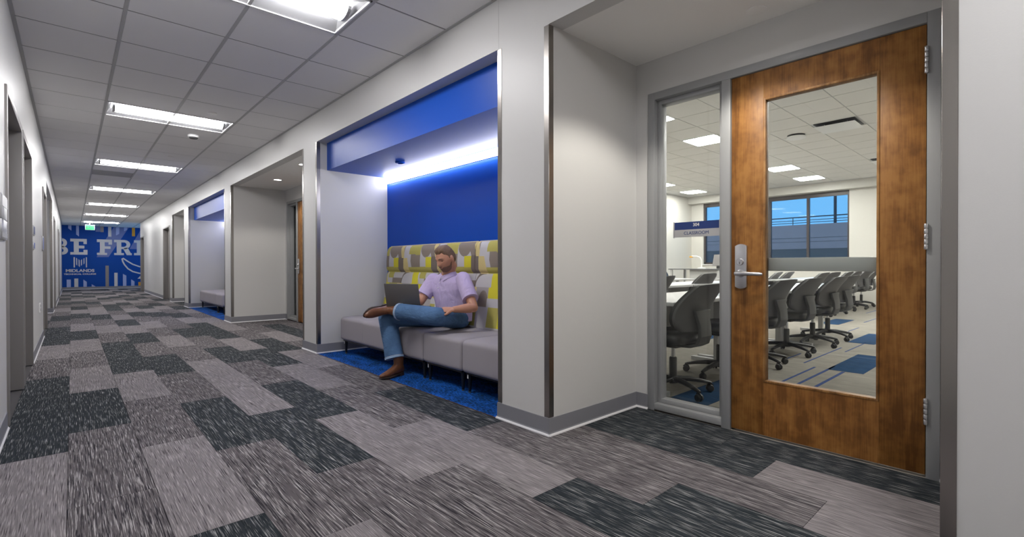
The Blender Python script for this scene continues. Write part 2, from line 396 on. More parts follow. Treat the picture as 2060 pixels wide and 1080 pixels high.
ORD = ['first', 'second', 'third', 'fourth', 'fifth', 'sixth', 'seventh', 'eighth', 'ninth', 'tenth', 'eleventh', 'twelfth']
def text(name, body, size, mat, mw, parent=None, extrude=0.001, align='CENTER', local=False, bold=0.0):
    cu = bpy.data.curves.new(name, 'FONT'); cu.body = body; cu.size = size; cu.align_x = align; cu.align_y = 'CENTER'; cu.extrude = extrude; cu.offset = bold
    t = bpy.data.objects.new(name + '_curve', cu); COL.objects.link(t)
    dg = bpy.context.evaluated_depsgraph_get(); dg.update()
    me = bpy.data.meshes.new_from_object(t.evaluated_get(dg)); me.name = name
    bpy.data.objects.remove(t)
    me.materials.clear(); me.materials.append(mat); me.transform(mw)
    return put(name, me, parent, local)
FACE_NX = Matrix(((0, 0, -1, 0), (-1, 0, 0, 0), (0, 1, 0, 0), (0, 0, 0, 1)))   # text read from -X side
FACE_PX = Matrix(((0, 0, 1, 0), (1, 0, 0, 0), (0, 1, 0, 0), (0, 0, 0, 1)))     # text read from +X side
FACE_NY = Matrix(((1, 0, 0, 0), (0, 0, -1, 0), (0, 1, 0, 0), (0, 0, 0, 1)))    # text read from -Y side

# ------------------------------------------------------------------ main dimensions (metres)
XR, XL = 2.071, -0.304            # corridor wall faces
HC, HD = 2.74, 2.413              # corridor ceiling, alcove heads
XD = 2.97                         # door wall in the alcoves
XB = 2.948                        # blue back wall
YE = 27.85                        # mural wall
Y0, Y1, Y2, Y3, Y4, Y5, Y6, Y7, Y8, Y9 = 0.224, 1.957, 2.414, 5.579, 6.042, 9.595, 10.10, 13.786, 14.363, 16.296
YB = -3.2                         # corridor end behind the camera
CX1, CYL, CYR, CH = 15.03, 7.80, -1.5, 3.178   # classroom
DY2 = Y5 - Y1                     # second door alcove offset

# ================================================================== STRUCTURE
# ---- corridor floor: base slab + carpet planks
M['backing'] = plain('carpet_backing', (0.06, 0.056, 0.06), 0.95)
floor = B('floor', M['backing'], XL - 0.5, XD + 0.12, YB, YE + 0.2, -0.06, -0.006)
tag(floor, 'corridor floor of grey and charcoal streaked carpet planks', 'floor', kind='structure')
EDG = [-0.317, -0.02, 0.277, 0.575, 0.872, 1.168, 1.465, 1.765, 2.058]
OFF = [1.11, 0.265, 0.91, 0.575, 1.14, 0.76, 0.265, 1.13]
PL = 1.22
TONES = {   # first index is the plank that starts at OFF + PL*k0
    'a': (0, 'LLDDMLDDMDMLMDMDMDLMDM'), 'b': (0, 'MMMDLMLDLMDLDMDLMDLDMD'), 'c': (-1, 'LDLMLDDMLMDLLMDMLDMDLM'),
    'd': (-1, 'LLMDMDMDLDLMDDLMDLMDLM'), 'e': (-1, 'LMDLLMLMLMDLMDLMDLDMLD'), 'f': (-1, 'LMLDMDMDMMDLDMLDMDLMDL'),
    'g': (0, 'DLMLDLDDLDMLDMLDMLDMLD'), 'h': (-1, 'DMDMLDMLLMLDMLDMLDLMDL')}
full_mesh = {}
def plank(x0, x1, y0, y1, tone, parent=floor):
    g = 0.0004
    key = (round(x1 - x0, 3), round(y1 - y0, 3), tone)
    me = full_mesh.get(key)
    if me is None:
        w, l = x1 - x0 - g, y1 - y0 - g
        mb = MB(); b = 0.0008
        v = [(-w/2, -l/2, -.006), (w/2, -l/2, -.006), (w/2, l/2, -.006), (-w/2, l/2, -.006), (-w/2+b, -l/2+b, 0), (w/2-b, -l/2+b, 0), (w/2-b, l/2-b, 0), (-w/2+b, l/2-b, 0)]
        mb.add(v, [(4, 5, 6, 7), (0, 1, 5, 4), (1, 2, 6, 5), (2, 3, 7, 6), (3, 0, 4, 7)])
        me = full_mesh[key] = mb.mesh('carpet_plank', M['c' + tone])
    o = put('carpet_plank', me, parent)
    o.location = ((x0 + x1) / 2, (y0 + y1) / 2, 0)
    return o
for ci, nm in enumerate('abcdefgh'):
    k0, seq = TONES[nm]
    for k in range(-4, 24):
        ya, yb = OFF[ci] + PL * k, OFF[ci] + PL * (k + 1)
        ya, yb = max(ya, YB + 0.01), min(yb, YE - 0.02)
        if yb - ya < 0.05: continue
        i = k - k0
        tone = seq[i] if 0 <= i < len(seq) else random.choice('DMMLL')
        x0, x1 = max(EDG[ci], XL + 0.004), EDG[ci + 1]
        plank(x0, x1, ya, yb, tone)
def alcove_planks(ya, yb, spec):
    """spec: per column (x0,x1,offset,string by plank index from the first that meets ya)"""
    for x0, x1, off, seq in spec:
        k = math.floor((ya - off) / PL); i = 0
        while off + PL * k < yb:
            a, c = max(ya, off + PL * k), min(yb, off + PL * (k + 1))
            if c - a > 0.02: plank(x0, x1, a, c, seq[min(i, len(seq) - 1)])
            k += 1; i += 1
alcove_planks(Y0 + .01, Y1 - .012, [(2.06, 2.37, 0.62, 'LMM'), (2.37, 2.67, 0.926, 'LDD'), (2.67, 2.962, 0.0, 'DD')])
alcove_planks(Y4 + .012, Y5 - .012, [(2.06, 2.36, 0.62, 'MLMM'), (2.36, 2.66, 0.35, 'MDDM'), (2.66, 2.962, 0.0, 'MLMM')])
alcove_planks(Y8 + .012, Y9 - .012, [(2.06, 2.36, 0.3, 'MDL'), (2.36, 2.66, 0.9, 'LMD'), (2.66, 2.962, 0.1, 'DML')])
for ya, yb in ((Y2, Y3), (Y6, Y7)):
    n = 3; dx = (XB - 0.006 - 2.066) / n
    MBc = MB(); MBc.box(2.066, XB - 0.004, ya + .012, yb - .012, -0.006, 0.001)
    MBc.build('blue_carpet', M['cB'], floor)
    B('carpet_edge_strip', M['belt'], 2.060, 2.066, ya + .012, yb - .012, -0.006, 0.0018, floor)
# left alcove and far lobby floor
for x0, x1, ya, yb in ((-1.25, XL, 11.1, 14.25),):
    k = 0
    y = ya
    while y < yb - .05:
        plank(x0 + .3, x0 + .6, y, min(y + PL, yb), 'MDL'[k % 3]); plank(x0 + .6, XL, y, min(y + PL, yb), 'DLM'[k % 3]); y += PL; k += 1

# ---- walls
def wall_strip(name, mat, x0, x1, y0, y1, z1, openings, label, z0=0):
    mb = MB(); y = y0
    for a, b, h in sorted(openings):
        if a > y: mb.box(x0, x1, y, a, z0, z1)
        if h < z1: mb.box(x0, x1, a, b, h, z1)
        y = b
    if y < y1: mb.box(x0, x1, y, y1, z0, z1)
    o = mb.build(name, mat); tag(o, label, 'wall', kind='structure'); return o
LEFT_OPEN = [(4.36, 5.64, 2.14), (5.73, 6.94, 2.14), (9.62, 10.85, 2.14), (11.1, 14.25, HD), (15.2, 16.4, 2.14), (20.4, 21.6, 2.14)]
wl = wall_strip('wall_left', M['wall'], XL - 0.12, XL, YB, YE, HC + .15, LEFT_OPEN, 'off-white corridor wall with a row of grey framed doors beside the camera')
RIGHT_OPEN = [(Y0, Y1, HD), (Y2, Y3, HD), (Y4, Y5, HD), (Y6, Y7, HD), (Y8, Y9, HD), (16.78, 18.08, 2.16), (23.35, 24.62, 2.16)]
wr = wall_strip('wall_right', M['wall'], XR, XR + 0.116, YB, 24.74, HC + .15, RIGHT_OPEN, 'off-white corridor wall broken by door alcoves and blue seating alcoves')
mb = MB()   # solid piers between the alcoves and heads over the door alcoves
for a, b in ((YB, Y0), (Y1, Y2), (Y3, Y4), (Y5, Y6), (Y7, Y8), (Y9, 16.70)):
    mb.box(XR + 0.116, XD + 0.0, a, b, 0, HC + .1)
mb.build('pier', M['wall'], wr)
for y in (2.406, Y6 + 0.01):
    B('control_joint', M['tee'], XR - 0.0008, XR + 0.001, y - .0015, y + .0015, HD, HC, wr)
for i, (a, b) in enumerate(((Y0, Y1), (Y4, Y5), (Y8, Y9))):
    o = B('ceiling_soffit', M['soffit'], XR + 0.116, XD + 0.01, a, b, HD, HD + 0.2)
    tag(o, ['plain painted soffit above the near classroom door alcove', 'plain painted soffit above the second door alcove with downlights', 'plain painted soffit above the far narrow alcove'][i], 'soffit', kind='structure')
for i, (a, b) in enumerate(((Y2, Y3), (Y6, Y7))):
    nm = ['near', 'far'][i]
    o = B('ceiling_bulkhead', M['bluegloss'], 2.187, XD, a - .002, b + .002, 2.102, HD + 0.02)
    tag(o, 'glossy blue dropped bulkhead over the %s seating alcove' % nm, 'bulkhead', kind='structure')
    o = B('wall_alcove', M['blue'], XB, XD + .005, a - .002, b + .002, 0, 2.102)
    tag(o, 'deep blue back wall of the %s seating alcove' % nm, 'wall', kind='structure')
# wall between alcoves and classrooms
FR_A, FR_B, FR_H = 0.325, 1.857, 2.184
wd = wall_strip('wall_door', M['wall'], XD, XD + 0.12, CYR, 16.7, CH + .1, [(FR_A, FR_B, FR_H), (FR_A + DY2, FR_B + DY2, FR_H)], 'off-white wall at the back of the door alcoves holding the wooden doors')
o = B('wall_end', M['wall'], XL - .12, 6.0, YE, YE + .12, 0, HC + .15); tag(o, 'far end wall carrying the blue mural', 'wall', kind='structure')
o = B('wall_behind', M['wall'], XL - .12, XR + .2, YB - .12, YB, 0, HC + .15); tag(o, 'plain corridor wall behind the camera', 'wall', kind='structure')
mb = MB(); mb.box(5.9, 6.0, 24.62, YE, 0, HC + .15); mb.box(XR + .116, 6.0, 24.62, 24.74, 0, HC + .15)
o = mb.build('wall_lobby', M['wall']); tag(o, 'off-white lobby wall around the corner by the mural', 'wall', kind='structure')
# left alcove shell
mb = MB(); mb.box(-1.25, -1.15, 11.0, 14.35, 0, HD + .1); mb.box(-1.2, XL - .1, 11.0, 11.1, 0, HD + .1); mb.box(-1.2, XL - .1, 14.25, 14.35, 0, HD + .1); mb.box(-1.2, XL - .1, 11.1, 14.25, HD, HD + .1)
o = mb.build('wall_recess', M['wall']); tag(o, 'white recess lining opening off the door-lined corridor wall', 'wall', kind='structure')
o = B('floor_recess', M['plenum'], -1.25, XL, 11.0, 14.35, -.06, -.006); tag(o, 'carpeted floor of the recess opposite the far seating alcove', 'floor', kind='structure')

# ---- corridor ceiling: tiles on a lay-in grid
TX = [XL + .012, 0.279, 0.883, 1.487, XR - .012]
R0, RS = 3.593, 0.6107
ceil = MB().box(XL - .1, XR + .05, YB, 24.7, HC + .06, HC + .15).box(XL - .1, 6.0, 24.7, YE + .1, HC + .06, HC + .15).build('ceiling', M['plenum'])
tag(ceil, 'suspended corridor ceiling of square grey-white acoustic tiles', 'ceiling', kind='structure')
LIGHT_ROWS = [-7, -1, 5, 11, 17, 23, 29, 35]
VENTS = {(1, 13)}
tile_cache = {}
for r in range(-11, 40):
    ya, yb = R0 + RS * r, R0 + RS * (r + 1)
    yb2 = min(yb, YE - .01); ya2 = max(ya, YB + .01)
    if yb2 - ya2 < .05: continue
    for c in range(4):
        if r in LIGHT_ROWS and c in (1, 2): continue
        if (c, r) in VENTS: continue
        x0, x1 = TX[c], TX[c + 1]
        if ya2 != ya: continue
        w, l = x1 - x0 - .018, yb2 - ya2 - .012
        key = (round(w, 3), round(l, 3))
        if key not in tile_cache:
            mb = MB(); b = .004
            mb.add([(-w/2, -l/2, .02), (w/2, -l/2, .02), (w/2, l/2, .02), (-w/2, l/2, .02), (-w/2, -l/2, .004), (w/2, -l/2, .004), (w/2, l/2, .004), (-w/2, l/2, .004),
                    (-w/2+b, -l/2+b, 0), (w/2-b, -l/2+b, 0), (w/2-b, l/2-b, 0), (-w/2+b, l/2-b, 0)],
                   [(8, 11, 10, 9), (4, 8, 9, 5), (5, 9, 10, 6), (6, 10, 11, 7), (7, 11, 8, 4), (0, 4, 5, 1), (1, 5, 6, 2), (2, 6, 7, 3), (3, 7, 4, 0), (0, 1, 2, 3)])
            tile_cache[key] = mb.mesh('ceiling_tile', M['tile'])
        o = put('ceiling_tile', tile_cache[key], ceil); o.location = ((x0 + x1) / 2, (ya2 + yb2) / 2, HC)
for x in TX[1:4]:
    B('main_tee', M['tee'], x - .011, x + .011, YB, YE, HC - .001, HC + .03, ceil)
for x0, x1 in ((XL, XL + .022), (XR - .022, XR)):
    B('wall_angle', M['tee'], x0, x1, YB, YE if x0 < 0 else 24.74, HC - .002, HC + .03, ceil)
for r in range(-11, 40):
    y = R0 + RS * r
    if y > YE - .02: break
    MB().box(XL, XR, y - .006, y + .006, HC + .0022, HC + .02).build('cross_tee', M['tee_shade'], ceil)
# lobby part of the ceiling beyond the right wall end
B('lobby_panel', M['tile'], XR, 5.9, 24.74, YE, HC + .002, HC + .06, ceil)

# ---- baseboards; toe painted pale as the light the cove catches
def base_run(name, pts, label, side=1):
    """pts: polyline on the floor; room side is to the left of travel * side"""
    ma = MB(); mt = MB()
    for (xa, ya), (xb, yb) in zip(pts[:-1], pts[1:]):
        d = Vector((xb - xa, yb - ya, 0)); l = d.length; d.normalize(); n = Vector((-d.y, d.x, 0)) * side
        def fn(a, b, e): return Vector((xa, ya, 0)) + d * e + n * a + Vector((0, 0, b))
        ext = .010
        ma.prism([(0, .008), (.010, .012), (.0065, .02), (.006, .104), (0, .104)], fn, -0.0 if (xa, ya) == pts[0] else -.006, l + (0 if (xb, yb) == pts[-1] else .006))
        mt.prism([(0, .0), (.016, .0), (.015, .006), (.010, .013), (0, .013)], fn, -0.0 if (xa, ya) == pts[0] else -.012, l + (0 if (xb, yb) == pts[-1] else .012))
    o = ma.build(name, M['base']); tag(o, label, 'baseboard', kind='structure')
    mt.build('toe_highlight_strip', M['base_glint'], o)
    return o
base_run('baseboard_right', [(XD, FR_B + .0), (XD, Y1), (XR, Y1), (XR, Y2), (XB, Y2)], 'grey vinyl baseboard around the near white pier beside the classroom door', 1)
base_run('baseboard_right', [(XB, Y3), (XR, Y3), (XR, Y4), (XD, Y4), (XD, FR_A + DY2)], 'grey vinyl baseboard around the pier past the occupied bench', 1)
base_run('baseboard_right', [(XD, FR_B + DY2), (XD, Y5), (XR, Y5), (XR, Y6), (XB, Y6)], 'grey vinyl baseboard around the pier before the far seating alcove', 1)
base_run('baseboard_right', [(XB, Y7), (XR, Y7), (XR, Y8), (XD, Y8), (XD, Y9), (XR, Y9), (XR, 16.73)], 'grey vinyl baseboard around the pier past the far bench', 1)
base_run('baseboard_right', [(XR, 18.13), (XR, 23.30)], 'grey vinyl baseboard on the straight far stretch before the mural', 1)
base_run('baseboard_right', [(XR, YB), (XR, Y0), (XD, Y0), (XD, FR_A)], 'grey vinyl baseboard below the wall at the picture edge', 1)
for a, b, lb in ((YB, 4.30, 'under the silver sign plate'), (5.69, 5.68, ''), (6.99, 9.57, 'below the power outlet'), (14.25, 15.15, 'after the white recess'), (16.45, 20.35, 'along the distant doors'), (21.65, YE, 'next to the mural')):
    if b > a: base_run('baseboard_left', [(XL, a), (XL, b)], 'grey vinyl baseboard on the door-lined wall ' + lb, -1)
base_run('baseboard_recess', [(-1.15, 14.25), (XL, 14.25)], 'grey vinyl baseboard on the far side of the white recess', -1)
base_run('baseboard_end', [(XL, YE), (5.9, YE)], 'grey baseboard under the blue mural', -1)
base_run('baseboard_alcove', [(XB, Y2), (XB, Y3)], 'grey vinyl baseboard behind the occupied bench', 1)
base_run('baseboard_alcove', [(XB, Y6), (XB, Y7)], 'grey vinyl baseboard behind the far bench', 1)

# ---- steel corner guards
gi = 0
def guard(y, dirn, label, top=HD - .003, x=XR, sx=1):
    """corner at (x,y); dirn=+1: alcove lies at larger y, -1: at smaller y; sx=+1: alcove to +X"""
    global gi
    gi += 1
    w, t = .038, .0025
    P = [(0 - t, 0 - t), (w, -t), (w, 0), (0.0, 0.0), (0, w), (-t, w)]
    # local a: along X into the alcove, b: along Y away from the opening
    def fn(a, b, d): return (x + sx * a, y - dirn * b if True else 0, d)
    mb = MB(); mb.prism([(a, b) for a, b in P], lambda a, b, d: fn(a, b, d), .106, top)
    o = mb.build('trim_%d' % gi, M['steel'], bevel=.0012, seg=1); tag(o, label, 'corner guard', kind='structure')
guard(Y0, 1, 'brushed steel corner guard at the picture edge beside the hinges')
guard(Y1, -1, 'brushed steel corner guard at the classroom alcove corner of the near pier')
guard(Y2, 1, 'brushed steel corner guard at the blue alcove corner of the near pier')
guard(Y3, -1, 'brushed steel corner guard just past the occupied bench')
guard(Y4, 1, 'brushed steel corner guard at the near edge of the second door alcove')
guard(Y5, -1, 'brushed steel corner guard at the far edge of the second door alcove')
guard(Y6, 1, 'brushed steel corner guard at the near edge of the far blue alcove')
guard(Y7, -1, 'brushed steel corner guard at the far edge of the far blue alcove')
guard(Y8, 1, 'brushed steel corner guard at the near edge of the narrow alcove')
guard(Y9, -1, 'brushed steel corner guard at the far edge of the narrow alcove')
guard(11.1, 1, 'brushed steel corner guard at the near edge of the white recess', x=XL, sx=-1)
guard(14.25, -1, 'brushed steel corner guard at the far edge of the white recess', x=XL, sx=-1)

# ================================================================== DOORS
def arch_poly(y0, y1, z0, z1, bul=.012, n=8):
    p = []
    for i in range(n + 1):
        t = i / n; p.append((y0 + (y1 - y0) * t, z0 - bul * (1 - (2 * t - 1) ** 2) + bul))
    for i in range(n + 1):
        t = i / n; p.append((y1 + (y0 - y1) * t, z1 + bul * (1 - (2 * t - 1) ** 2) - bul))
    return p
def classroom_door(dy, n, near):
    fx0, fx1 = XD - .010, XD + .145
    ya, yb, ym0, ym1, yc = FR_A + dy, 0.375 + dy, 1.290 + dy, 1.343 + dy, FR_B + dy
    where = ['next to the near pier, round the wooden classroom door', 'of the second alcove, round the distant wooden door'][n - 1]
    fr = empty('trim_frame', (XD, (ya + yc) / 2, 0), 'grey steel frame with sidelight ' + where, 'door frame', kind='structure')
    B('jamb', M['frame'], fx0, fx1, ya, yb, 0, FR_H, fr, .002)
    B('jamb', M['frame'], fx0, fx1, 1.807 + dy, yc, 0.004, FR_H, fr, .002)
    B('mullion', M['frame'], fx0, fx1, ym0, ym1, 0, FR_H - .05, fr, .002)
    B('head', M['frame'], fx0, fx1, yb, 1.807 + dy, FR_H - .05, FR_H, fr, .002)
    B('sill_rail', M['frame'], fx0, fx1, ym1, 1.807 + dy, 0.012, .054, fr, .002)
    # door stop
    B('door_stop', M['frame'], XD + .052, XD + .075, yb, yb + .014, 0, 2.134, fr); B('door_stop', M['frame'], XD + .052, XD + .075, ym0 - .014, ym0, 0, 2.134, fr)
    B('door_stop', M['frame'], XD + .052, XD + .075, yb, ym0, 2.120, 2.134, fr)
    wi = empty('window_%d' % n, (XD + .1, (ym1 + 1.807 + dy) / 2, .054), ['tall clear sidelight pane beside the near wooden classroom door', 'narrow sidelight pane beside the distant wooden door'][n - 1], 'sidelight', kind='structure')
    gx = XD + .105
    s = .030
    for nm, y0, y1, z0, z1 in (('stop', ym1, ym1 + s, .054, 2.134), ('stop', 1.807 + dy - s, 1.807 + dy, .054, 2.134), ('stop', ym1 + s, 1.807 + dy - s, .054, .054 + s), ('stop', ym1 + s, 1.807 + dy - s, 2.134 - s, 2.134)):
        B(nm, M['frame'], XD + .032, gx - .004, y0, y1, z0, z1, wi, .002)
    B('gasket', M['black'], gx - .004, gx - .001, ym1 + s - .003, 1.807 + dy - s + .003, .054 + s - .003, .054 + s + .001, wi)
    B('pane', M['glass'], gx - .003, gx + .003, ym1 + .01, 1.797 + dy, .064, 2.124, wi)
    # leaf
    d = empty('door_%d' % n, (XD, (yb + ym0) / 2, 0), ['wooden classroom door with tall glass lite in the near alcove', 'distant wooden door with glass lite partly hidden in the second alcove'][n - 1], 'door', kind='structure')
    x0, x1 = XD + .004, XD + .049
    a, b = yb + .004, ym0 - .004
    l0, l1, h0, h1 = 0.556 + dy, 1.103 + dy, .322, 1.968
    B('stile', M['wood'], x0, x1, a, l0, .012, 2.130, d, .0015); B('stile', M['wood'], x0, x1, l1, b, .012, 2.130, d, .0015)
    B('rail', M['wood'], x0, x1, l0, l1, .012, h0, d); B('rail', M['wood'], x0, x1, l0, l1, h1, 2.130, d)
    for q0, q1, r0, r1 in ((l0, l0 + .012, h0, h1), (l1 - .012, l1, h0, h1), (l0 + .012, l1 - .012, h0, h0 + .012), (l0 + .012, l1 - .012, h1 - .012, h1)):
        B('glazing_bead', M['bead'], x0 - .003, x1 + .003, q0, q1, r0, r1, d, .002)
    B('pane', M['glass'], x0 + .018, x0 + .024, l0 + .004, l1 - .004, h0 + .004, h1 - .004, d)
    # lever set
    e = MB().prism(arch_poly(1.190 + dy, 1.259 + dy, .861, 1.128), lambda p, q, t: (t, p, q), x0 - .018, x0).build('escutcheon', M['chrome'], d, bevel=.003)
    MB().lathe([(.0205, 0), (.0205, -.010), (.018, -.013), (.006, -.013)], (x0 - .018, 1.226 + dy, 1.021), 24, 'x').build('lock_cylinder', M['chrome'], e, smooth=True)
    B('keyway', M['black'], x0 - .0325, x0 - .030, 1.2245 + dy, 1.2275 + dy, 1.008, 1.022, e)
    mb = MB(); mb.lathe([(.024, 0), (.024, -.006), (.013, -.010), (.012, -.045)], (x0 - .018, 1.226 + dy, .952), 20, 'x')
    mb.tube([(x0 - .06, 1.240 + dy, .952), (x0 - .062, 1.222 + dy, .953), (x0 - .062, 1.19 + dy, .952), (x0 - .060, 1.15 + dy, .951), (x0 - .054, 1.105 + dy, .950), (x0 - .047, 1.092 + dy, .950)],
            [(.012, .010), (.014, .011), (.013, .010), (.011, .009), (.011, .008), (.008, .006)], 12, up=(0, 0, 1))
    mb.build('lever', M['chrome'], e, smooth=True)
    for z0, z1 in ((1.896, 2.022), (1.074, 1.195), (.253, .377)):
        mb = MB(); k = 5
        for i in range(k):
            za, zb = z0 + (z1 - z0) * i / k, z0 + (z1 - z0) * (i + 1) / k
            mb.lathe([(.0075, .001), (.0085, .003), (.0085, zb - za - .003), (.0075, zb - za - .001)], (fx0 - .006, yb + .001, za), 14)
        mb.box(fx0 - .004, x0 + .002, yb - .003, yb + .004, z0, z1)
        mb.build('hinge', M['chrome'], d, smooth=True)
    mb = MB(); mb.box(x1 + .012, x1 + .062, a + .02, b - .02, .968, 1.044)
    pb = mb.build('panic_bar', M['satin'], d, bevel=.006)
    mb = MB(); mb.box(x1, x1 + .07, b - .11, b - .01, .955, 1.06); mb.box(x1, x1 + .05, a + .01, a + .06, .96, 1.05); mb.build('bar_bracket', M['chrome'], pb, bevel=.004)
    return d
classroom_door(0, 1, True)
classroom_door(DY2, 2, False)

# classroom sign on the sidelight
sg = empty('room_sign', (XD + .09, 1.552, 1.19), 'navy and silver room sign reading 304 CLASSROOM on the sidelight', 'sign')
sx = XD + .088
B('header_panel', M['navy'], sx, sx + .008, 1.400, 1.709, 1.241, 1.292, sg); B('lower_panel', M['signgrey'], sx, sx + .008, 1.400, 1.709, 1.191, 1.241, sg)
B('end_cap', M['signgrey'], sx - .003, sx + .010, 1.709, 1.718, 1.187, 1.296, sg, .002); B('end_cap', M['signgrey'], sx - .003, sx + .010, 1.391, 1.400, 1.187, 1.296, sg, .002)
text('number_lettering', '304', .030, M['mwhite'], Matrix.Translation((sx - .0005, 1.555, 1.270)) @ FACE_NX, sg, .0006, bold=.0006)
text('name_lettering', 'CLASSROOM', .030, M['navy'], Matrix.Translation((sx - .0005, 1.555, 1.216)) @ FACE_NX, sg, .0006)

# plain grey doors down the corridor
dn = 2
def grey_door(y0, y1, h, side, label, lever=True, leaf='framed'):
    """side -1: left wall, +1: right wall"""
    global dn
    dn += 1
    xw = XL if side < 0 else XR
    f = lambda a: xw + side * a            # a>0 into the wall
    def bx(nm, mat, a0, a1, p, q, z0, z1, par, bev=0):
        xa, xb = sorted((f(a0), f(a1))); return B(nm, mat, xa, xb, p, q, z0, z1, par, bev)
    d = empty('door_%d' % dn, (xw, (y0 + y1) / 2, 0), label, 'door', kind='structure')
    mf = M['framed']
    dep = .175
    bx('jamb', mf, -.012, dep, y0 - .0, y0 + .05, 0, h, d, .003); bx('jamb', mf, -.012, dep, y1 - .05, y1, 0, h, d, .003)
    bx('head', mf, -.012, dep, y0 + .05, y1 - .05, h - .05, h, d, .003)
    bx('stop', mf, .075, .11, y0 + .05, y0 + .066, 0, h - .05, d); bx('stop', mf, .075, .11, y1 - .066, y1 - .05, 0, h - .05, d)
    bx('stop', mf, .075, .11, y0 + .066, y1 - .066, h - .066, h - .05, d)
    bx('leaf', M[leaf], .112, .156, y0 + .052, y1 - .052, .01, h - .052, d)
    if lever:
        yl = y0 + .13
        x = f(.112)
        mb = MB(); mb.lathe([(.028, 0), (.028, -side * .008), (.012, -side * .012), (.011, -side * .05)], (x, yl, .97), 18, 'x')
        mb.tube([(x - side * .05, yl, .97), (x - side * .052, yl + .06, .97), (x - side * .048, yl + .11, .97)], [.011, .009, .007], 10)
        mb.build('lever', M['chrome'], d, smooth=True)
    return d
grey_door(4.36, 5.64, 2.14, -1, 'nearest taupe steel door and frame beside the silver sign plate', False)
grey_door(5.73, 6.94, 2.14, -1, 'second taupe steel door and frame, right before the power outlet', False)
grey_door(9.62, 10.85, 2.14, -1, 'taupe steel door and frame just before the white recess', False)
grey_door(15.2, 16.4, 2.14, -1, 'taupe steel door and frame just after the white recess', False)
grey_door(20.4, 21.6, 2.14, -1, 'farthest pale door with lever beside the mural', True, 'wall')
grey_door(16.78, 18.08, 2.16, 1, 'taupe steel door and frame after the narrow alcove', True)
grey_door(23.35, 24.62, 2.16, 1, 'taupe steel door frame at the corridor corner by the mural', False)
B('head_return', M['wall'], XL - .12, XL - .119, 5.64, 5.73, 0, 2.2, wl)

# dim room behind the second wooden door and behind the grey doors
mb = MB(); mb.box(6.0, 6.1, CYL + .1, 10.4, 0, HC); mb.box(XD + .12, 6.1, 10.3, 10.4, 0, HC); mb.box(XD + .12, 6.1, CYL + .12, 10.4, HC, HC + .1); mb.box(XD + .12, 6.1, CYL + .12, 10.4, -.06, -.004)
o = mb.build('wall_back_room', M['tableedge']); tag(o, 'unlit grey room seen through the distant sidelight', 'room', kind='structure')

# ================================================================== CLASSROOM
fc = B('floor_classroom', M['cC'], XD + .0, CX1, CYR, CYL, -.06, -.001)
tag(fc, 'beige classroom carpet with scattered blue planks and thin blue dashes', 'floor', kind='structure')
for x0, x1, y0, y1 in ((5.37, 6.52, 1.12, 1.41), (7.45, 8.60, 1.44, 1.73), (9.50, 10.52, 2.33, 2.62), (3.16, 4.22, 1.62, 1.91), (4.3, 5.45, .52, .81), (11.4, 12.6, 1.8, 2.1), (6.2, 7.4, 3.05, 3.34), (12.8, 14.0, 1.4, 1.7)):
    B('blue_carpet_plank', M['cT'], x0, x1, y0, y1, -.001, .0008, fc)
for x0, x1, y, w in ((4.30, 5.40, 1.52, .020), (4.25, 5.60, 1.40, .024), (4.15, 5.35, 1.27, .026), (4.55, 5.30, .78, .022), (4.3, 5.2, .62, .026), (5.55, 6.9, 1.66, .016), (5.6, 6.1, 1.86, .016), (7.25, 8.9, 1.25, .020),
                     (6.6, 7.6, 1.55, .014), (8.2, 9.3, 2.0, .016), (10.2, 11.6, 2.12, .018), (10.4, 11.8, 1.98, .018), (10.9, 12.0, 1.78, .018), (12.2, 13.6, 2.5, .018), (9.3, 10.2, 1.5, .02), (3.3, 4.4, 1.45, .02)):
    B('blue_carpet_dash', M['cS'], x0, x1, y - w / 2, y + w / 2, -.001, .0008, fc)
WY0, WY1, WZ0, WZ1 = 3.45, 7.40, 1.035, 2.965
mb = MB(); mb.box(CX1, CX1 + .2, CYR, WY0, 0, CH + .1); mb.box(CX1, CX1 + .2, WY1, CYL, 0, CH + .1); mb.box(CX1, CX1 + .2, WY0, WY1, 0, WZ0); mb.box(CX1, CX1 + .2, WY0, WY1, WZ1, CH + .1)
o = mb.build('wall_window', M['classwall']); tag(o, 'cream classroom wall around the wide window', 'wall', kind='structure')
mb = MB(); mb.box(CX1 - .22, CX1, CYR, CYL, WZ1 + .005, CH + .05)
o = mb.build('ceiling_bulkhead_classroom', M['classwall']); tag(o, 'white bulkhead above the classroom window', 'bulkhead', kind='structure')
o = B('wall_classroom_far', M['classwall'], XD + .12, CX1, CYL, CYL + .1, 0, CH + .1); tag(o, 'pale classroom wall behind the teacher desk', 'wall', kind='structure')
o = B('wall_classroom_near', M['classwall'], XD + .12, CX1, CYR - .1, CYR, 0, CH + .1); tag(o, 'cream classroom wall out of sight beyond the hinges', 'wall', kind='structure')
cc = B('ceiling_classroom', M['tee'], XD + .12, CX1, CYR, CYL, CH + .006, CH + .1)
tag(cc, 'white classroom ceiling of square acoustic tiles', 'ceiling', kind='structure')
GX0, GY0, GS = 7.286, 1.861, .6096
PANELS = [(-2, 3), (1, 3), (4, 3), (7, 3), (10, 3), (1, 8), (4, 8), (7, 8), (10, 8), (-2, 8), (-2, -2), (1, -2), (4, -2), (7, -2), (10, -2)]
VENT_C = [(2, 0), (8, 0)]
w = GS - .014
mb = MB(); mb.add([(-w/2, -w/2, 0), (w/2, -w/2, 0), (w/2, w/2, 0), (-w/2, w/2, 0), (-w/2, -w/2, .02), (w/2, -w/2, .02), (w/2, w/2, .02), (-w/2, w/2, .02)], [(3, 2, 1, 0), (0, 1, 5, 4), (1, 2, 6, 5), (2, 3, 7, 6), (3, 0, 4, 7)])
M['ctile'] = plain('classroom_tile', (0.74, 0.725, 0.70), 0.9, spec=0.15)
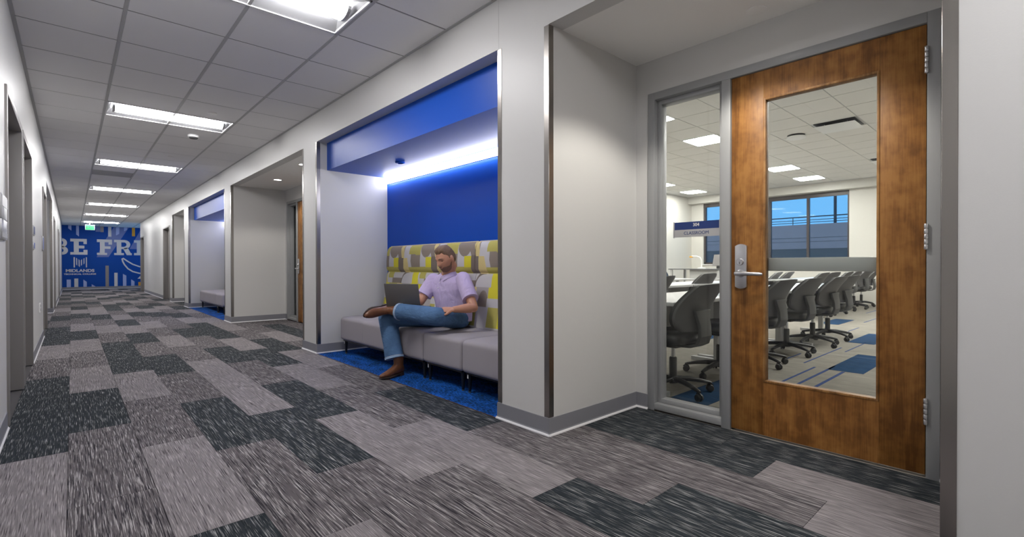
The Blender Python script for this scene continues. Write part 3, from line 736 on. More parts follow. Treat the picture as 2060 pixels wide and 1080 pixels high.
ctile = mb.mesh('ceiling_tile', M['ctile'])
for i in range(-6, 13):
    for j in range(-3, 10):
        if (i, j) in PANELS or (i, j) in VENT_C: continue
        x, y = GX0 + GS * (i + .5), GY0 + GS * (j + .5)
        if x + w / 2 > CX1 - .22 or x - w / 2 < XD + .12 or y + w / 2 > CYL: continue
        o = put('ceiling_tile', ctile, cc); o.location = (x, y, CH)
pn = 0
for i, j in PANELS:
    x, y = GX0 + GS * (i + .5), GY0 + GS * (j + .5)
    row = {3: 'middle row', 8: 'row over the teacher desk', -2: 'row hidden beyond the hinges'}[j]
    t = empty('ceiling_light', (x, y, CH), 'square bright classroom ceiling panel, %s from the door in the %s' % (ORD[(i + 2) // 3], row), 'ceiling light', 'classroom ceiling panels')
    MB().box(x - .295, x + .295, y - .295, y + .295, CH - .006, CH + .03).build('frame', M['white'], t)
    MB().box(x - .27, x + .27, y - .27, y + .27, CH - .010, CH - .0062).build('lens', M['panel'], t)
for q, (i, j) in enumerate(VENT_C):
    x, y = GX0 + GS * (i + .5), GY0 + GS * (j + .5)
    t = empty('air_diffuser', (x, y, CH), ['square air diffuser hanging just under the classroom tiles, nearest the door', 'farther square air diffuser cut off by the door stile'][q], 'vent', 'classroom air diffusers')
    MB().box(x - .27, x + .27, y - .27, y + .27, CH - .004, CH + .02).build('neck_plate', M['black'], t)
    mb = MB(); mb.add([(x - .27, y - .27, CH - .045), (x + .27, y - .27, CH - .045), (x + .27, y + .27, CH - .045), (x - .27, y + .27, CH - .045), (x - .17, y - .17, CH - .035), (x + .17, y - .17, CH - .035), (x + .17, y + .17, CH - .035), (x - .17, y + .17, CH - .035)],
            [(3, 2, 1, 0), (0, 1, 5, 4), (1, 2, 6, 5), (2, 3, 7, 6), (3, 0, 4, 7), (4, 5, 6, 7)])
    for sx_, sy_ in ((-1, -1), (1, -1), (1, 1), (-1, 1)): mb.tube([(x + sx_ * .15, y + sy_ * .15, CH - .04), (x + sx_ * .15, y + sy_ * .15, CH)], .006, 6)
    mb.build('deflector', M['white'], t)
t = empty('ceiling_speaker', (9.1, 2.85, CH), 'small round dark-topped ceiling device on the classroom tiles', 'ceiling device')
MB().lathe([(.13, 0), (.13, -.012), (.10, -.02)], (9.0, 2.82, CH), 24).build('mount', M['black'], t, smooth=True)
MB().lathe([(.10, -.02), (.145, -.03), (.145, -.05), (.12, -.06), (.02, -.062)], (9.0, 2.82, CH), 24).build('cover', M['white'], t, smooth=True)

# window
wn = empty('window_3', (CX1 + .1, (WY0 + WY1) / 2, WZ0), 'wide classroom window with dark frames looking onto a parking deck', 'window', kind='structure')
B('head_rail', M['alum'], CX1 + .06, CX1 + .16, WY0, WY1, WZ1 - .09, WZ1, wn); B('sill_rail', M['alum'], CX1 + .06, CX1 + .16, WY0, WY1, WZ0, WZ0 + .05, wn)
B('roller_shade_box', M['alum'], CX1 + .02, CX1 + .07, WY0, WY1, WZ1 - .12, WZ1, wn)
B('jamb_rail', M['alum'], CX1 + .06, CX1 + .16, WY0, WY0 + .05, WZ0, WZ1, wn); B('jamb_rail', M['alum'], CX1 + .06, CX1 + .16, WY1 - .05, WY1, WZ0, WZ1, wn)
ms = [4.43, 5.42, 6.41]
for y in ms: B('mullion', M['alum'], CX1 + .06, CX1 + .16, y - .03, y + .03, WZ0, WZ1, wn)
for a, b in zip([WY0 + .05] + [y + .03 for y in ms], [y - .03 for y in ms] + [WY1 - .05]):
    B('pane', M['winglass'], CX1 + .10, CX1 + .106, a - .01, b + .01, WZ0 + .04, WZ1 - .08, wn)
B('sill_board', M['white'], CX1 - .03, CX1 + .06, WY0 - .03, WY1 + .03, WZ0 - .03, WZ0, wn)
# parking deck outside
pk = empty('parking_deck', (30, 12, 0), 'concrete parking deck with rails outside the classroom window', 'building')
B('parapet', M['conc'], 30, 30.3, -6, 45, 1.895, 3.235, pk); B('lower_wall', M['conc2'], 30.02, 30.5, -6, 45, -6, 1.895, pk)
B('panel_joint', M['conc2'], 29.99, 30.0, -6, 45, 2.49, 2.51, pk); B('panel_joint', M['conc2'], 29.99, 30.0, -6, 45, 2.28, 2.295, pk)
for z, r in ((3.66, .03), (3.485, .017), (3.355, .017)):
    MB().tube([(30.15, -6, z), (30.15, 45, z)], r, 8).build('rail', M['rail'], pk)
for y in range(-5, 45, 2):
    MB().tube([(30.15, y + .6, 3.23), (30.15, y + .6, 3.66)], .02, 8).build('rail_post', M['rail'], pk)
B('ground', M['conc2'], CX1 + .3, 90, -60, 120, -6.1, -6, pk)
MB().tube([(30.15, 7.55, 3.2), (30.15, 7.55, 8)], .07, 10).build('lamp_pole', M['rail'], pk)

# ---- tables
def table(x0, x1, y0, y1, label, z=.725):
    t = empty('classroom_table', ((x0 + x1) / 2, (y0 + y1) / 2, 0), label, 'table', 'classroom tables')
    B('tabletop', M['tabletop'], x0, x1, y0, y1, z - .03, z, t, .004)
    B('modesty_panel', M['tableedge'], x0 + .08, x1 - .08, y1 - .10, y1 - .085, .28, z - .03, t)
    for x in (x0 + .06, x1 - .06):
        mb = MB(); mb.box(x - .025, x + .025, (y0 + y1) / 2 + .03, (y0 + y1) / 2 + .09, .03, z - .03); mb.box(x - .03, x + .03, y0 + .08, y1 - .03, 0.0, .035)
        mb.build('leg', M['tableedge'], t)
    return t
TA = [(3.30, 4.98, 1.85, 2.57, 'pale classroom table closest to the sidelight'), (5.0, 6.68, 1.85, 2.57, 'pale classroom table second from the wooden door, behind tucked chairs'), (6.70, 8.40, 1.85, 2.57, 'pale classroom table third from the wooden door in the front row'),
      (4.9, 6.6, 3.40, 4.10, 'pale table in the second row near the sidelight view'), (6.62, 8.4, 3.40, 4.10, 'pale table in the second row below the doc camera desk'),
      (9.9, 12.2, 2.92, 3.6, 'pale table in the far bank, nearer half of its front row'), (12.25, 14.5, 2.92, 3.6, 'pale table in the far bank, close to the window wall'),
      (9.9, 12.2, 3.95, 4.6, 'pale table in the back row of the far bank'), (8.6, 9.6, 4.9, 5.5, 'small pale table toward the teacher desk')]
for a in TA: table(*a)

# ---- task chairs
def make_chair():
    r = empty('task_chair', (0, 0, 0))
    # local: faces +Y, origin on the floor under the column
    # seat cushion
    mb = MB(); n = 28; prof = [(.80, .405), (.98, .415), (1.0, .44), (.97, .470), (.85, .490), (.5, .492), (.0, .482)]
    rings = []
    for sc, z in prof:
        ring = []
        for j in range(n):
            a = 2 * PI * j / n; c, s = math.cos(a), math.sin(a); e = 2 / 3.2
            x = .245 * math.copysign(abs(c) ** e, c) * sc; y = .03 + .235 * math.copysign(abs(s) ** e, s) * sc
            ring.append((x, y, z - (.035 * max(0, (y - .16) / .1) if z > .42 else .01 * max(0, (y - .16) / .1))))
        rings.append(ring)
    v = [p for q in rings for p in q]; f = [(i * n + j, i * n + (j + 1) % n, (i + 1) * n + (j + 1) % n, (i + 1) * n + j) for i in range(len(prof) - 1) for j in range(n)] + [tuple(range(n))[::-1]]
    mb.add(v, f); mb.build('seat', M['vinyl'], r, smooth=True, sharp=60, local=True)
    MB().box(-.16, .16, -.13, .15, .375, .408).build('seat_pan', M['black'], r, bevel=.012, local=True)
    # backrest: curved cushion in a moulded shell
    def back(off, thick, inset, mat, nm):
        nu, nv = 13, 11; vs = []
        for side in (0, 1):
            for iv in range(nv):
                tv = iv / (nv - 1)
                z = .505 + inset + (.350 - 2 * inset) * tv
                half = (.180 + .050 * math.sin(PI * min(1, tv * .95 + .12)) + .012 * tv) - inset
                cut = .045 * max(0, (.18 - tv) / .18) ** 2 + .03 * max(0, (tv - .9) / .1) ** 2
                half -= cut
                for iu in range(nu):
                    u = -1 + 2 * iu / (nu - 1); x = half * u
                    y = -.205 + .055 * u * u + .030 * math.sin(PI * min(1, tv * 1.1)) - .155 * tv ** 1.7 + off
                    vs.append((x, y - (thick if side else 0), z + .012 * (1 - u * u) * tv))
        F = []; A = nu * nv
        for iv in range(nv - 1):
            for iu in range(nu - 1):
                a = iv * nu + iu; F.append((a, a + 1, a + nu + 1, a + nu)); F.append((A + a, A + a + nu, A + a + nu + 1, A + a + 1))
        for iu in range(nu - 1):
            F.append((iu, A + iu, A + iu + 1, iu + 1)); t = (nv - 1) * nu + iu; F.append((t, t + 1, A + t + 1, A + t))
        for iv in range(nv - 1):
            a = iv * nu; F.append((a, a + nu, A + a + nu, A + a)); a = iv * nu + nu - 1; F.append((a, A + a, A + a + nu, a + nu))
        return MB().add(vs, F).build(nm, mat, r, smooth=True, sharp=55, local=True)
    back(.030, .032, .006, M['vinyl'], 'back_cushion')
    back(.0, .022, .0, M['shell'], 'backrest')
    # back support bracket
    vs = []; F = []
    prof = [(.02, .385, .085), (-.10, .375, .085), (-.20, .38, .082), (-.262, .41, .078), (-.285, .47, .073), (-.280, .55, .072), (-.262, .62, .082), (-.262, .665, .105)]
    for y, z, hw in prof: vs += [(-hw, y, z), (hw, y, z), (hw, y + (.0 if z < .4 else .028), z + (.022 if z < .4 else 0)), (-hw, y + (.0 if z < .4 else .028), z + (.022 if z < .4 else 0))]
    for i in range(len(prof) - 1):
        a = i * 4
        for j in range(4): F.append((a + j, a + (j + 1) % 4, a + 4 + (j + 1) % 4, a + 4 + j))
    F += [(3, 2, 1, 0), tuple(range(len(vs) - 4, len(vs)))]
    MB().add(vs, F).build('back_support', M['dark'], r, bevel=.004, smooth=True, local=True)
    mb = MB(); mb.lathe([(.030, .10), (.030, .27), (.024, .28)], (0, 0, 0), 16); mb.build('column', M['black'], r, smooth=True, local=True)
    MB().lathe([(.016, .28), (.016, .38)], (0, 0, 0), 14).build('gas_lift', M['chrome'], r, smooth=True, local=True)
    MB().lathe([(.03, .075), (.048, .08), (.05, .105), (.036, .13)], (0, 0, 0), 18).build('hub', M['black'], r, smooth=True, local=True)
    legm = MB().tube([(.03, 0, .108), (.12, 0, .105), (.22, 0, .09), (.285, 0, .075), (.305, 0, .07)], [(.022, .026), (.020, .023), (.016, .019), (.013, .016), (.009, .013)], 10, up=(0, 0, 1)).mesh('base_leg', M['black'], smooth=True)
    mb = MB(); mb.lathe([(.004, -.024), (.024, -.022), (.028, -.016), (.028, -.005), (.02, -.004), (.02, .004), (.028, .005), (.028, .016), (.024, .022), (.004, .024)], (.295, 0, .028), 16, 'y')
    mb.tube([(.295, 0, .03), (.293, 0, .075)], .010, 8)
    mb.prism([(.262, .03), (.27, .058), (.285, .066), (.31, .064), (.325, .05), (.31, .04)], lambda a, b, d: (a, d, b), -.0035, .0035)
    cas = mb.mesh('caster', M['black'], smooth=True)
    for k in range(5):
        rot = Matrix.Rotation(PI / 2 + .3 + 2 * PI * k / 5, 4, 'Z')
        o = put('base_leg', legm, r, True); o.matrix_basis = rot
        c = put('caster', cas, o, True); c.matrix_basis = Matrix.Identity(4)
    return r
chair0 = make_chair(); first = [True]
def place(x, y, rz, label, s=1.0):
    c = chair0 if first[0] else copy_tree(chair0)
    first[0] = False
    c.matrix_basis = Matrix.Translation((x, y, 0)) @ Matrix.Rotation(rz, 4, 'Z') @ Matrix.Diagonal((1, 1, s, 1))
    tag(c, label, 'chair', 'black classroom task chairs')
R_ = math.radians
place(3.52, 1.98, R_(-4), 'black task chair filling the lower sidelight')
place(4.38, 2.00, R_(-2), 'black task chair half hidden by the lock stile of the door')
place(5.14, 1.98, R_(-7), 'large black task chair at the left of the door glass')
place(6.02, 1.98, R_(-9), 'black task chair second in the row seen through the door glass')
place(6.90, 1.97, R_(-7), 'black task chair third in the row seen through the door glass')
place(7.64, 2.00, R_(-11), 'black task chair ending the front row through the door glass')
place(5.75, 3.62, R_(2), 'black task chair at the second row, cut by the sidelight jamb')
place(7.05, 3.66, R_(-8), 'black task chair at the second row below the room sign', 1.02)
place(7.85, 3.55, R_(-4), 'black task chair at the second row beside the mullion')
place(10.15, 3.00, R_(-6), 'black task chair opening the far bank')
place(10.95, 3.02, R_(-14), 'black task chair second in the far bank')
place(11.75, 3.0, R_(0), 'black task chair third in the far bank')
place(12.55, 3.02, R_(-6), 'black task chair fourth in the far bank')
place(13.3, 2.96, R_(-10), 'taller black task chair fifth in the far bank', 1.04)
place(14.25, 3.02, R_(-2), 'black task chair last in the far bank, at the door stile')
place(10.35, 3.86, R_(4), 'black task chair with blue-lit top in the back row, first of three', 1.0)
place(10.95, 3.84, R_(0), 'black task chair with blue-lit top in the back row, second of three')
place(9.2, 3.95, R_(15), 'black task chair peeking out beside the lever handle', 1.08)
place(12.1, 6.85, R_(200), 'dark office chair behind the teacher desk', 1.12)

# ---- teacher desk with document camera and laptop
td = empty('teacher_desk', (12.3, 6.1, 0), 'standing height grey teacher desk under the room sign', 'desk')
B('desktop', M['desk'], 11.75, 12.55, 5.35, 6.75, .885, .91, td, .004); B('front_panel', M['tableedge'], 11.85, 11.88, 5.4, 6.2, .05, .885, td)
for x, y in ((11.8, 5.42), (11.8, 6.68), (12.5, 5.42), (12.5, 6.68)): B('leg', M['tableedge'], x - .025, x + .025, y - .025, y + .025, 0, .885, td)
dc = empty('document_camera', (12.05, 5.98, .91), 'white gooseneck document camera standing on the teacher desk', 'document camera')
MB().lathe([(.10, 0), (.10, .02), (.03, .035)], (12.05, 5.98, .91), 18).build('base', M['whitep'], dc, smooth=True)
MB().tube([(12.05, 5.98, .93), (12.05, 5.98, 1.12), (12.05, 6.02, 1.20), (12.05, 6.12, 1.235), (12.05, 6.24, 1.23)], .016, 10).build('arm', M['whitep'], dc, smooth=True)
B('camera_head', M['morange'], 12.02, 12.08, 6.22, 6.30, 1.20, 1.235, dc, .006)
ml = empty('monitor', (12.1, 5.55, .91), 'dark screen on a stand at the desk end by the mullion', 'monitor')
MB().prism([(0, .06), (.02, .06), (.12, .36), (.10, .36)], lambda a, b, d: (12.1 + a, d, .91 + b), 5.36, 5.72).build('screen', M['lap'], ml); B('stand', M['black'], 12.08, 12.24, 5.48, 5.6, .91, .99, ml)

# ================================================================== CORRIDOR FITTINGS
for q, r in enumerate(LIGHT_ROWS):
    ya, yb = R0 + RS * r + .006, R0 + RS * (r + 1) - .006
    x0, x1 = TX[1] + .011, TX[3] - .011; yc = (ya + yb) / 2
    lab = ['recessed linear ceiling light behind the camera', 'recessed linear ceiling light cut by the top picture edge'] + ['recessed linear corridor light, %s one fully in view counting toward the mural' % ORD[k] for k in range(6)]
    t = empty('ceiling_light', ((x0 + x1) / 2, yc, HC), lab[q], 'ceiling light', 'corridor troffers')
    # pan: sloping reflectors rising to the spine, sloped ends
    h = .055; hw = .11; e = .06
    mb = MB()
    v = [(x0, ya, HC), (x1, ya, HC), (x1, yb, HC), (x0, yb, HC), (x0 + e, yc - hw, HC + h), (x1 - e, yc - hw, HC + h), (x1 - e, yc + hw, HC + h), (x0 + e, yc + hw, HC + h)]
    mb.add(v, [(0, 1, 5, 4), (1, 2, 6, 5), (2, 3, 7, 6), (3, 0, 4, 7), (4, 5, 6, 7)])
    mb.build('reflector', M['reflector'], t)
    mb = MB()
    for a in ((x0, x1, ya, ya + .012), (x0, x1, yb - .012, yb), (x0, x0 + .012, ya, yb), (x1 - .012, x1, ya, yb)): mb.box(*a, HC - .003, HC + .012)
    mb.build('rim', M['white'], t)
    n = 10; a0, a1 = x0 + .075, x1 - .075
    def arc(x): return [(x, yc - .092 * math.cos(PI * i / n), HC + .026 - .048 * math.sin(PI * i / n)) for i in range(n + 1)]
    A, Bp = arc(a0), arc(a1)
    mb = MB(); mb.add(A + Bp, [(i, i + 1, n + 2 + i, n + 1 + i) for i in range(n)])
    mb.build('lens', M['lens'], t, smooth=True)
    for xa, xb in ((a0 - .022, a0), (a1, a1 + .022)):
        mb = MB(); mb.prism([(yc - .098 * math.cos(PI * i / n), HC + .030 - .056 * math.sin(PI * i / n)) for i in range(n + 1)], lambda a, b, d: (d, a, b), xa, xb)
        mb.build('end_cap', M['signgrey'], t)
vt = empty('return_vent', (.58, R0 + RS * 13.5, HC), 'grey louvred return vent in the corridor ceiling past the third light', 'vent')
B('backing', M['black'], TX[1] + .012, TX[2] - .012, R0 + RS * 13 + .008, R0 + RS * 14 - .008, HC + .022, HC + .03, vt)
for k in range(14):
    y = R0 + RS * 13 + .03 + k * .0415
    MB().prism([(y, HC + .02), (y + .003, HC + .02), (y + .03, HC), (y + .027, HC)], lambda a, b, d: (d, a, b), TX[1] + .014, TX[2] - .014).build('louvre', M['tee'], vt)
for x, y, nm, lb in ((1.208, 7.63, 'smoke_detector', 'white round smoke detector hanging below the first full corridor light'),):
    t = empty(nm, (x, y, HC), lb, 'smoke detector')
    MB().lathe([(.062, 0), (.066, -.012), (.060, -.030)], (x, y, HC), 24).build('housing', M['white'], t, smooth=True)
    MB().lathe([(.056, -.030), (.045, -.045), (.018, -.050)], (x, y, HC), 24).build('sensor_cap', M['dark'], t, smooth=True)
def disc(nm, x, y, z, r, lb, cat, mat='white'):
    o = MB().lathe([(r, .001), (r, -.004), (r * .85, -.006), (.004, -.006)], (x, y, z), 28).build(nm, M[mat], smooth=True); tag(o, lb, cat); return o
disc('sprinkler_cover', 1.192, 6.372, HC, .045, 'flat white sprinkler cover just before the first full corridor light', 'sprinkler cover', 'soffit')
disc('sprinkler_cover', 1.179, 9.359, HC, .045, 'flat white sprinkler cover before the second full corridor light', 'sprinkler cover', 'soffit')
disc('sprinkler_cover', 1.18, 15.3, HC, .045, 'flat white sprinkler cover far down the corridor ceiling', 'sprinkler cover', 'soffit')
disc('sprinkler_cover', 2.815, 1.08, HD, .052, 'flat round cover on the soffit above the near wooden door', 'sprinkler cover', 'soffit')
disc('sprinkler_cover', 2.50, 7.82, HD, .05, 'flat round cover between the two downlights of the second alcove', 'sprinkler cover', 'soffit')
o = MB().lathe([(.05, 0), (.05, -.008), (.04, -.014), (.03, -.014), (.028, -.004)], (2.597, 4.629, 2.102), 28).build('sprinkler_cover', M['blue'], smooth=True); tag(o, 'round blue painted sprinkler cover on the glossy blue soffit', 'sprinkler cover')

def downlight(x, y, lb, power, seen=True):
    t = empty('downlight', (x, y, HD), lb, 'downlight', 'alcove downlights')
    MB().lathe([(.058, 0), (.075, -.001), (.073, -.005), (.056, -.004)], (x, y, HD), 28, caps=False).build('trim_ring', M['white'], t, smooth=True)
    MB().lathe([(.057, -.0005), (.03, -.0025), (.002, -.003)], (x, y, HD), 24).build('lens', M['down'], t, smooth=True)
    ld = bpy.data.lights.new('downlight_lamp', 'SPOT'); ld.energy = power; ld.spot_size = R_(125); ld.spot_blend = .35; ld.shadow_soft_size = .05; ld.color = (1.0, .95, .86)
    lo = bpy.data.objects.new('downlight_lamp', ld); COL.objects.link(lo); lo.parent = t; lo.location = (0, 0, -.012)
downlight(2.36, 1.12, 'small round downlight over the near classroom door, above the picture', 58)
downlight(2.51, 8.48, 'small round downlight in the second alcove, farther of two', 26)
downlight(2.40, 6.97, 'small round downlight in the second alcove, beside the steel guard', 26)
downlight(2.52, 15.3, 'small round downlight hidden in the far narrow alcove', 14)
for i, (a, b) in enumerate(((Y2, Y3), (Y6, Y7))):
    t = empty('linear_wall_light', (2.93, (a + b) / 2, 2.05), 'long bright linear lamp under the blue soffit of the %s alcove' % ['near', 'far'][i], 'wall light', 'alcove linear lamps')
    B('housing', M['white'], 2.935, XB - .001, a + .004, b - .004, 2.024, 2.098, t)
    MB().box(2.900, 2.935, a + .006, b - .006, 2.022, 2.088).build('lens', M['cove'], t, bevel=.004)

# exit sign
ex = empty('exit_sign', (.545, 25.5, HC), 'green lit EXIT sign hanging from the ceiling in front of the mural', 'exit sign')
B('canopy', M['white'], .44, .64, 25.46, 25.54, HC - .03, HC, ex); MB().tube([(.54, 25.5, HC - .03), (.54, 25.5, 2.63)], .012, 8).build('stem', M['white'], ex)
B('housing', M['tee'], .40, .69, 25.475, 25.525, 2.43, 2.635, ex, .006)
B('face_glow', M['green'], .412, .678, 25.470, 25.4745, 2.445, 2.622, ex)
text('lettering', 'EXIT', .12, M['black'], Matrix.Translation((.55, 25.4685, 2.535)) @ FACE_NY, ex, .0006, bold=.002)
ch = MB().prism([(.445, 2.535), (.462, 2.555), (.462, 2.515)], lambda a, b, d: (a, d, b), 25.467, 25.469).build('chevron', M['black'], ex)

# mural
mu = empty('wall_mural', (1.0, YE, .104), 'blue wall mural with slab letters BE FRI and pale bars', 'mural')
B('backdrop_panel', M['mural'], XL + .002, 5.88, YE - .004, YE, .106, HC - .004, mu)
def flat(nm, mat, poly, lift=.002):
    y1 = YE - .004; return MB().prism(poly, lambda a, b, d: (a, d, b), y1 - lift, y1).build(nm, M[mat], mu)
def rects(nm, mat, rs, lift=.004, extra=None):
    mb = MB(); y1 = YE - .004
    for k, (a, b, c, d) in enumerate(rs): mb.box(a, b, y1 - lift - .0004 * k, y1, c, d)
    if extra:
        for outer, inner in extra:
            n = len(outer)
            vs = [(p[0], y1 - lift - .0022, p[1]) for p in outer] + [(p[0], y1 - lift - .0022, p[1]) for p in inner]
            mb.add(vs, [(i, i + 1, n + i + 1, n + i) for i in range(n - 1)])
    return mb.build(nm, M[mat], mu)
flat('slate_band', 'mslate', [(.81, 1.39), (1.21, 1.40), (1.92, 2.735), (1.40, 2.735), (1.0, 1.95)], .001)
flat('slate_band', 'mslate', [(1.94, 1.77), (2.6, 1.77), (2.6, 2.735), (2.38, 2.735)], .001)
flat('slate_band', 'mslate', [(.78, 2.735), (.95, 2.735), (.95, 2.5), (.78, 2.5)], .001)
for nm, mat, p in (('bar', 'mpale', [(-.10, 2.735), (0, 2.735), (0, 2.51), (-.10, 2.60)]), ('bar', 'mpale', [(.15, 2.735), (.24, 2.735), (.24, 2.27), (.15, 2.35)]), ('bar', 'mtan', [(.94, 2.735), (1.05, 2.735), (1.05, 2.49), (.94, 2.49)]),
                   ('bar', 'mwhite', [(1.20, 2.735), (1.31, 2.735), (1.31, 2.30), (1.20, 2.30)]), ('bar', 'mpale', [(1.47, 2.735), (1.59, 2.735), (1.58, 2.44), (1.47, 2.36)]), ('bar', 'mpale', [(1.75, 2.735), (1.86, 2.735), (1.86, 2.63), (1.75, 2.56)]),
                   ('bar', 'morange', [(2.03, 2.735), (2.14, 2.735), (2.14, 2.35), (2.03, 2.35)]), ('bar', 'mpale', [(-.16, .43), (-.03, .43), (-.03, .107), (-.16, .107)]), ('bar', 'mwhite', [(.08, .47), (.205, .47), (.205, .107), (.08, .107)]),
                   ('bar', 'mpale', [(.37, .42), (.48, .32), (.48, .107), (.37, .107)]), ('bar', 'mpale', [(.64, .21), (.76, .12), (.76, .107), (.64, .107)]), ('bar', 'mtan', [(1.10, 1.02), (1.215, 1.02), (1.215, .107), (1.10, .107)]),
                   ('bar', 'mwhite', [(1.40, .70), (1.515, .70), (1.515, .107), (1.40, .107)]), ('bar', 'mpale', [(1.70, .65), (1.82, .57), (1.82, .107), (1.70, .107)]), ('bar', 'mpale', [(1.99, .40), (2.11, .30), (2.11, .107), (1.99, .107)]),
                   ('bar', 'morange', [(2.25, .27), (2.36, .27), (2.36, .107), (2.25, .107)]), ('bar', 'mwhite', [(2.22, .42), (2.32, .55), (2.34, .42)])):
    flat(nm, mat, p, .003)
def halfring(cx, cz, ro, zo, ri, zi, n=12):
    o = [(cx + ro * math.cos(-PI / 2 + PI * i / n), cz + zo * math.sin(-PI / 2 + PI * i / n)) for i in range(n + 1)]
    k = [(cx + ri * math.cos(-PI / 2 + PI * i / n), cz + zi * math.sin(-PI / 2 + PI * i / n)) for i in range(n + 1)]
    return o, k
rects('letter', 'mwhite', [(-.65, -.48, 1.49, 2.17), (-.74, -.30, 2.05, 2.17), (-.74, -.30, 1.49, 1.61), (-.5, -.3, 1.78, 1.89)], extra=[halfring(-.30, 1.985, .16, .19, .04, .075), halfring(-.30, 1.665, .19, .185, .05, .07)])
rects('letter', 'mwhite', [(.07, .23, 1.49, 2.17), (-.04, .49, 2.05, 2.17), (-.04, .51, 1.49, 1.60), (.2, .41, 1.76, 1.88), (.38, .49, 1.95, 2.06), (.38, .51, 1.59, 1.70)])
rects('letter', 'mwhite', [(.92, 1.08, 1.49, 2.17), (.82, 1.33, 2.05, 2.17), (.82, 1.16, 1.49, 1.58), (1.05, 1.28, 1.76, 1.87), (1.21, 1.33, 1.95, 2.06)])
r_ = rects('letter', 'mwhite', [(1.49, 1.65, 1.49, 2.17), (1.40, 1.75, 2.06, 2.17), (1.40, 1.74, 1.49, 1.58), (1.6, 1.75, 1.76, 1.86), (1.86, 2.02, 1.49, 1.58)], extra=[halfring(1.75, 1.965, .22, .205, .08, .095), ([(1.70, 1.80), (1.84, 1.49)], [(1.88, 1.82), (2.02, 1.49)])])
rects('letter', 'mwhite', [(2.20, 2.37, 1.49, 2.17), (2.10, 2.48, 2.06, 2.17), (2.10, 2.48, 1.49, 1.59)])
rects('letter', 'mwhite', [(2.66, 2.82, 1.49, 2.17), (2.57, 3.05, 2.05, 2.17), (2.57, 3.07, 1.49, 1.60), (2.8, 2.99, 1.76, 1.88)])
for k, (a, b, c, d, sl) in enumerate([(.06, .105, .945, 1.38, 0), (.143, .178, 1.07, 1.36, -.05), (.22, .255, 1.01, 1.30, -.05), (.295, .33, 1.01, 1.25, .05), (.378, .41, 1.07, 1.31, .05), (.455, .49, .945, 1.38, 0)]):
    flat('emblem_bar', 'mwhite', [(a, c), (b, c + sl), (b, d + sl), (a, d)], .004)
text('college_name_lettering', 'MIDLANDS', .168, M['mwhite'], Matrix.Translation((.27, YE - .006, .80)) @ FACE_NY @ Matrix.Diagonal((1.12, 1, 1, 1)), mu, .001, bold=.006)
text('college_name_lettering', 'TECHNICAL COLLEGE', .085, M['mwhite'], Matrix.Translation((.27, YE - .006, .655)) @ FACE_NY @ Matrix.Diagonal((1.22, 1, 1, 1)), mu, .001, bold=.003)
pts = [(2.9, .97), (2.5, .94), (2.30, .97), (2.05, 1.08), (1.85, 1.23), (1.71, 1.35), (1.675, 1.33), (1.70, 1.20), (1.76, 1.06), (1.88, .88), (2.05, .75), (2.28, .67), (2.6, .64), (2.9, .66)]
op = [Vector((a, b)) for a, b in pts]; le = []; ri = []
for i, p in enumerate(op):
    t_ = (op[min(i + 1, len(op) - 1)] - op[max(i - 1, 0)]).normalized(); n_ = Vector((-t_.y, t_.x)) * .028
    le.append(tuple(p + n_)); ri.append(tuple(p - n_))
rects('outline_stroke', 'mwhite', [], extra=[(le, ri)])

# plates and outlets on the door-lined wall
def plate(nm, y0, y1, z0, z1, mat, lb, cat, band=None):
    t = empty(nm, (XL, (y0 + y1) / 2, z0), lb, cat)
    B('plate', M[mat], XL, XL + .012, y0, y1, z0, z1, t, .002)
    if band: B('insert', M[band[0]], XL + .012, XL + .014, y0 + .01, y1 - .01, band[1], band[2], t)
    return t
plate('door_sign', 3.98, 4.30, 1.28, 1.42, 'signgrey', 'silver sign plate at the picture edge beside the nearest grey door', 'sign', ('signgrey', 1.35, 1.41))
plate('door_sign', 3.98, 4.30, 1.16, 1.275, 'chrome', 'lower silver sign plate at the picture edge', 'sign', ('signgrey', 1.17, 1.20))
plate('door_sign', 7.12, 7.36, 1.33, 1.43, 'signgrey', 'small blue sign past the second grey door', 'sign', ('navy', 1.34, 1.42))
plate('door_sign', 7.15, 7.33, 1.18, 1.26, 'signgrey', 'smaller pale sign under the small blue sign', 'sign', ('mslate', 1.19, 1.25))
plate('door_sign', 9.30, 9.55, 1.22, 1.42, 'signgrey', 'blue sign just before the door by the white recess', 'sign', ('mslate', 1.24, 1.40))
t = plate('power_outlet', 8.44, 8.53, .42, .54, 'whitep', 'white power outlet low on the door-lined wall', 'outlet')
for z in (.455, .505): B('socket', M['dark'], XL + .012, XL + .0135, 8.465, 8.505, z - .014, z + .014, t)
t = plate('power_outlet', 17.4, 17.5, .42, .54, 'whitep', 'white power outlet far down the door-lined wall', 'outlet')
for z in (.455, .505): B('socket', M['dark'], XL + .012, XL + .0135, 17.43, 17.47, z - .014, z + .014, t)

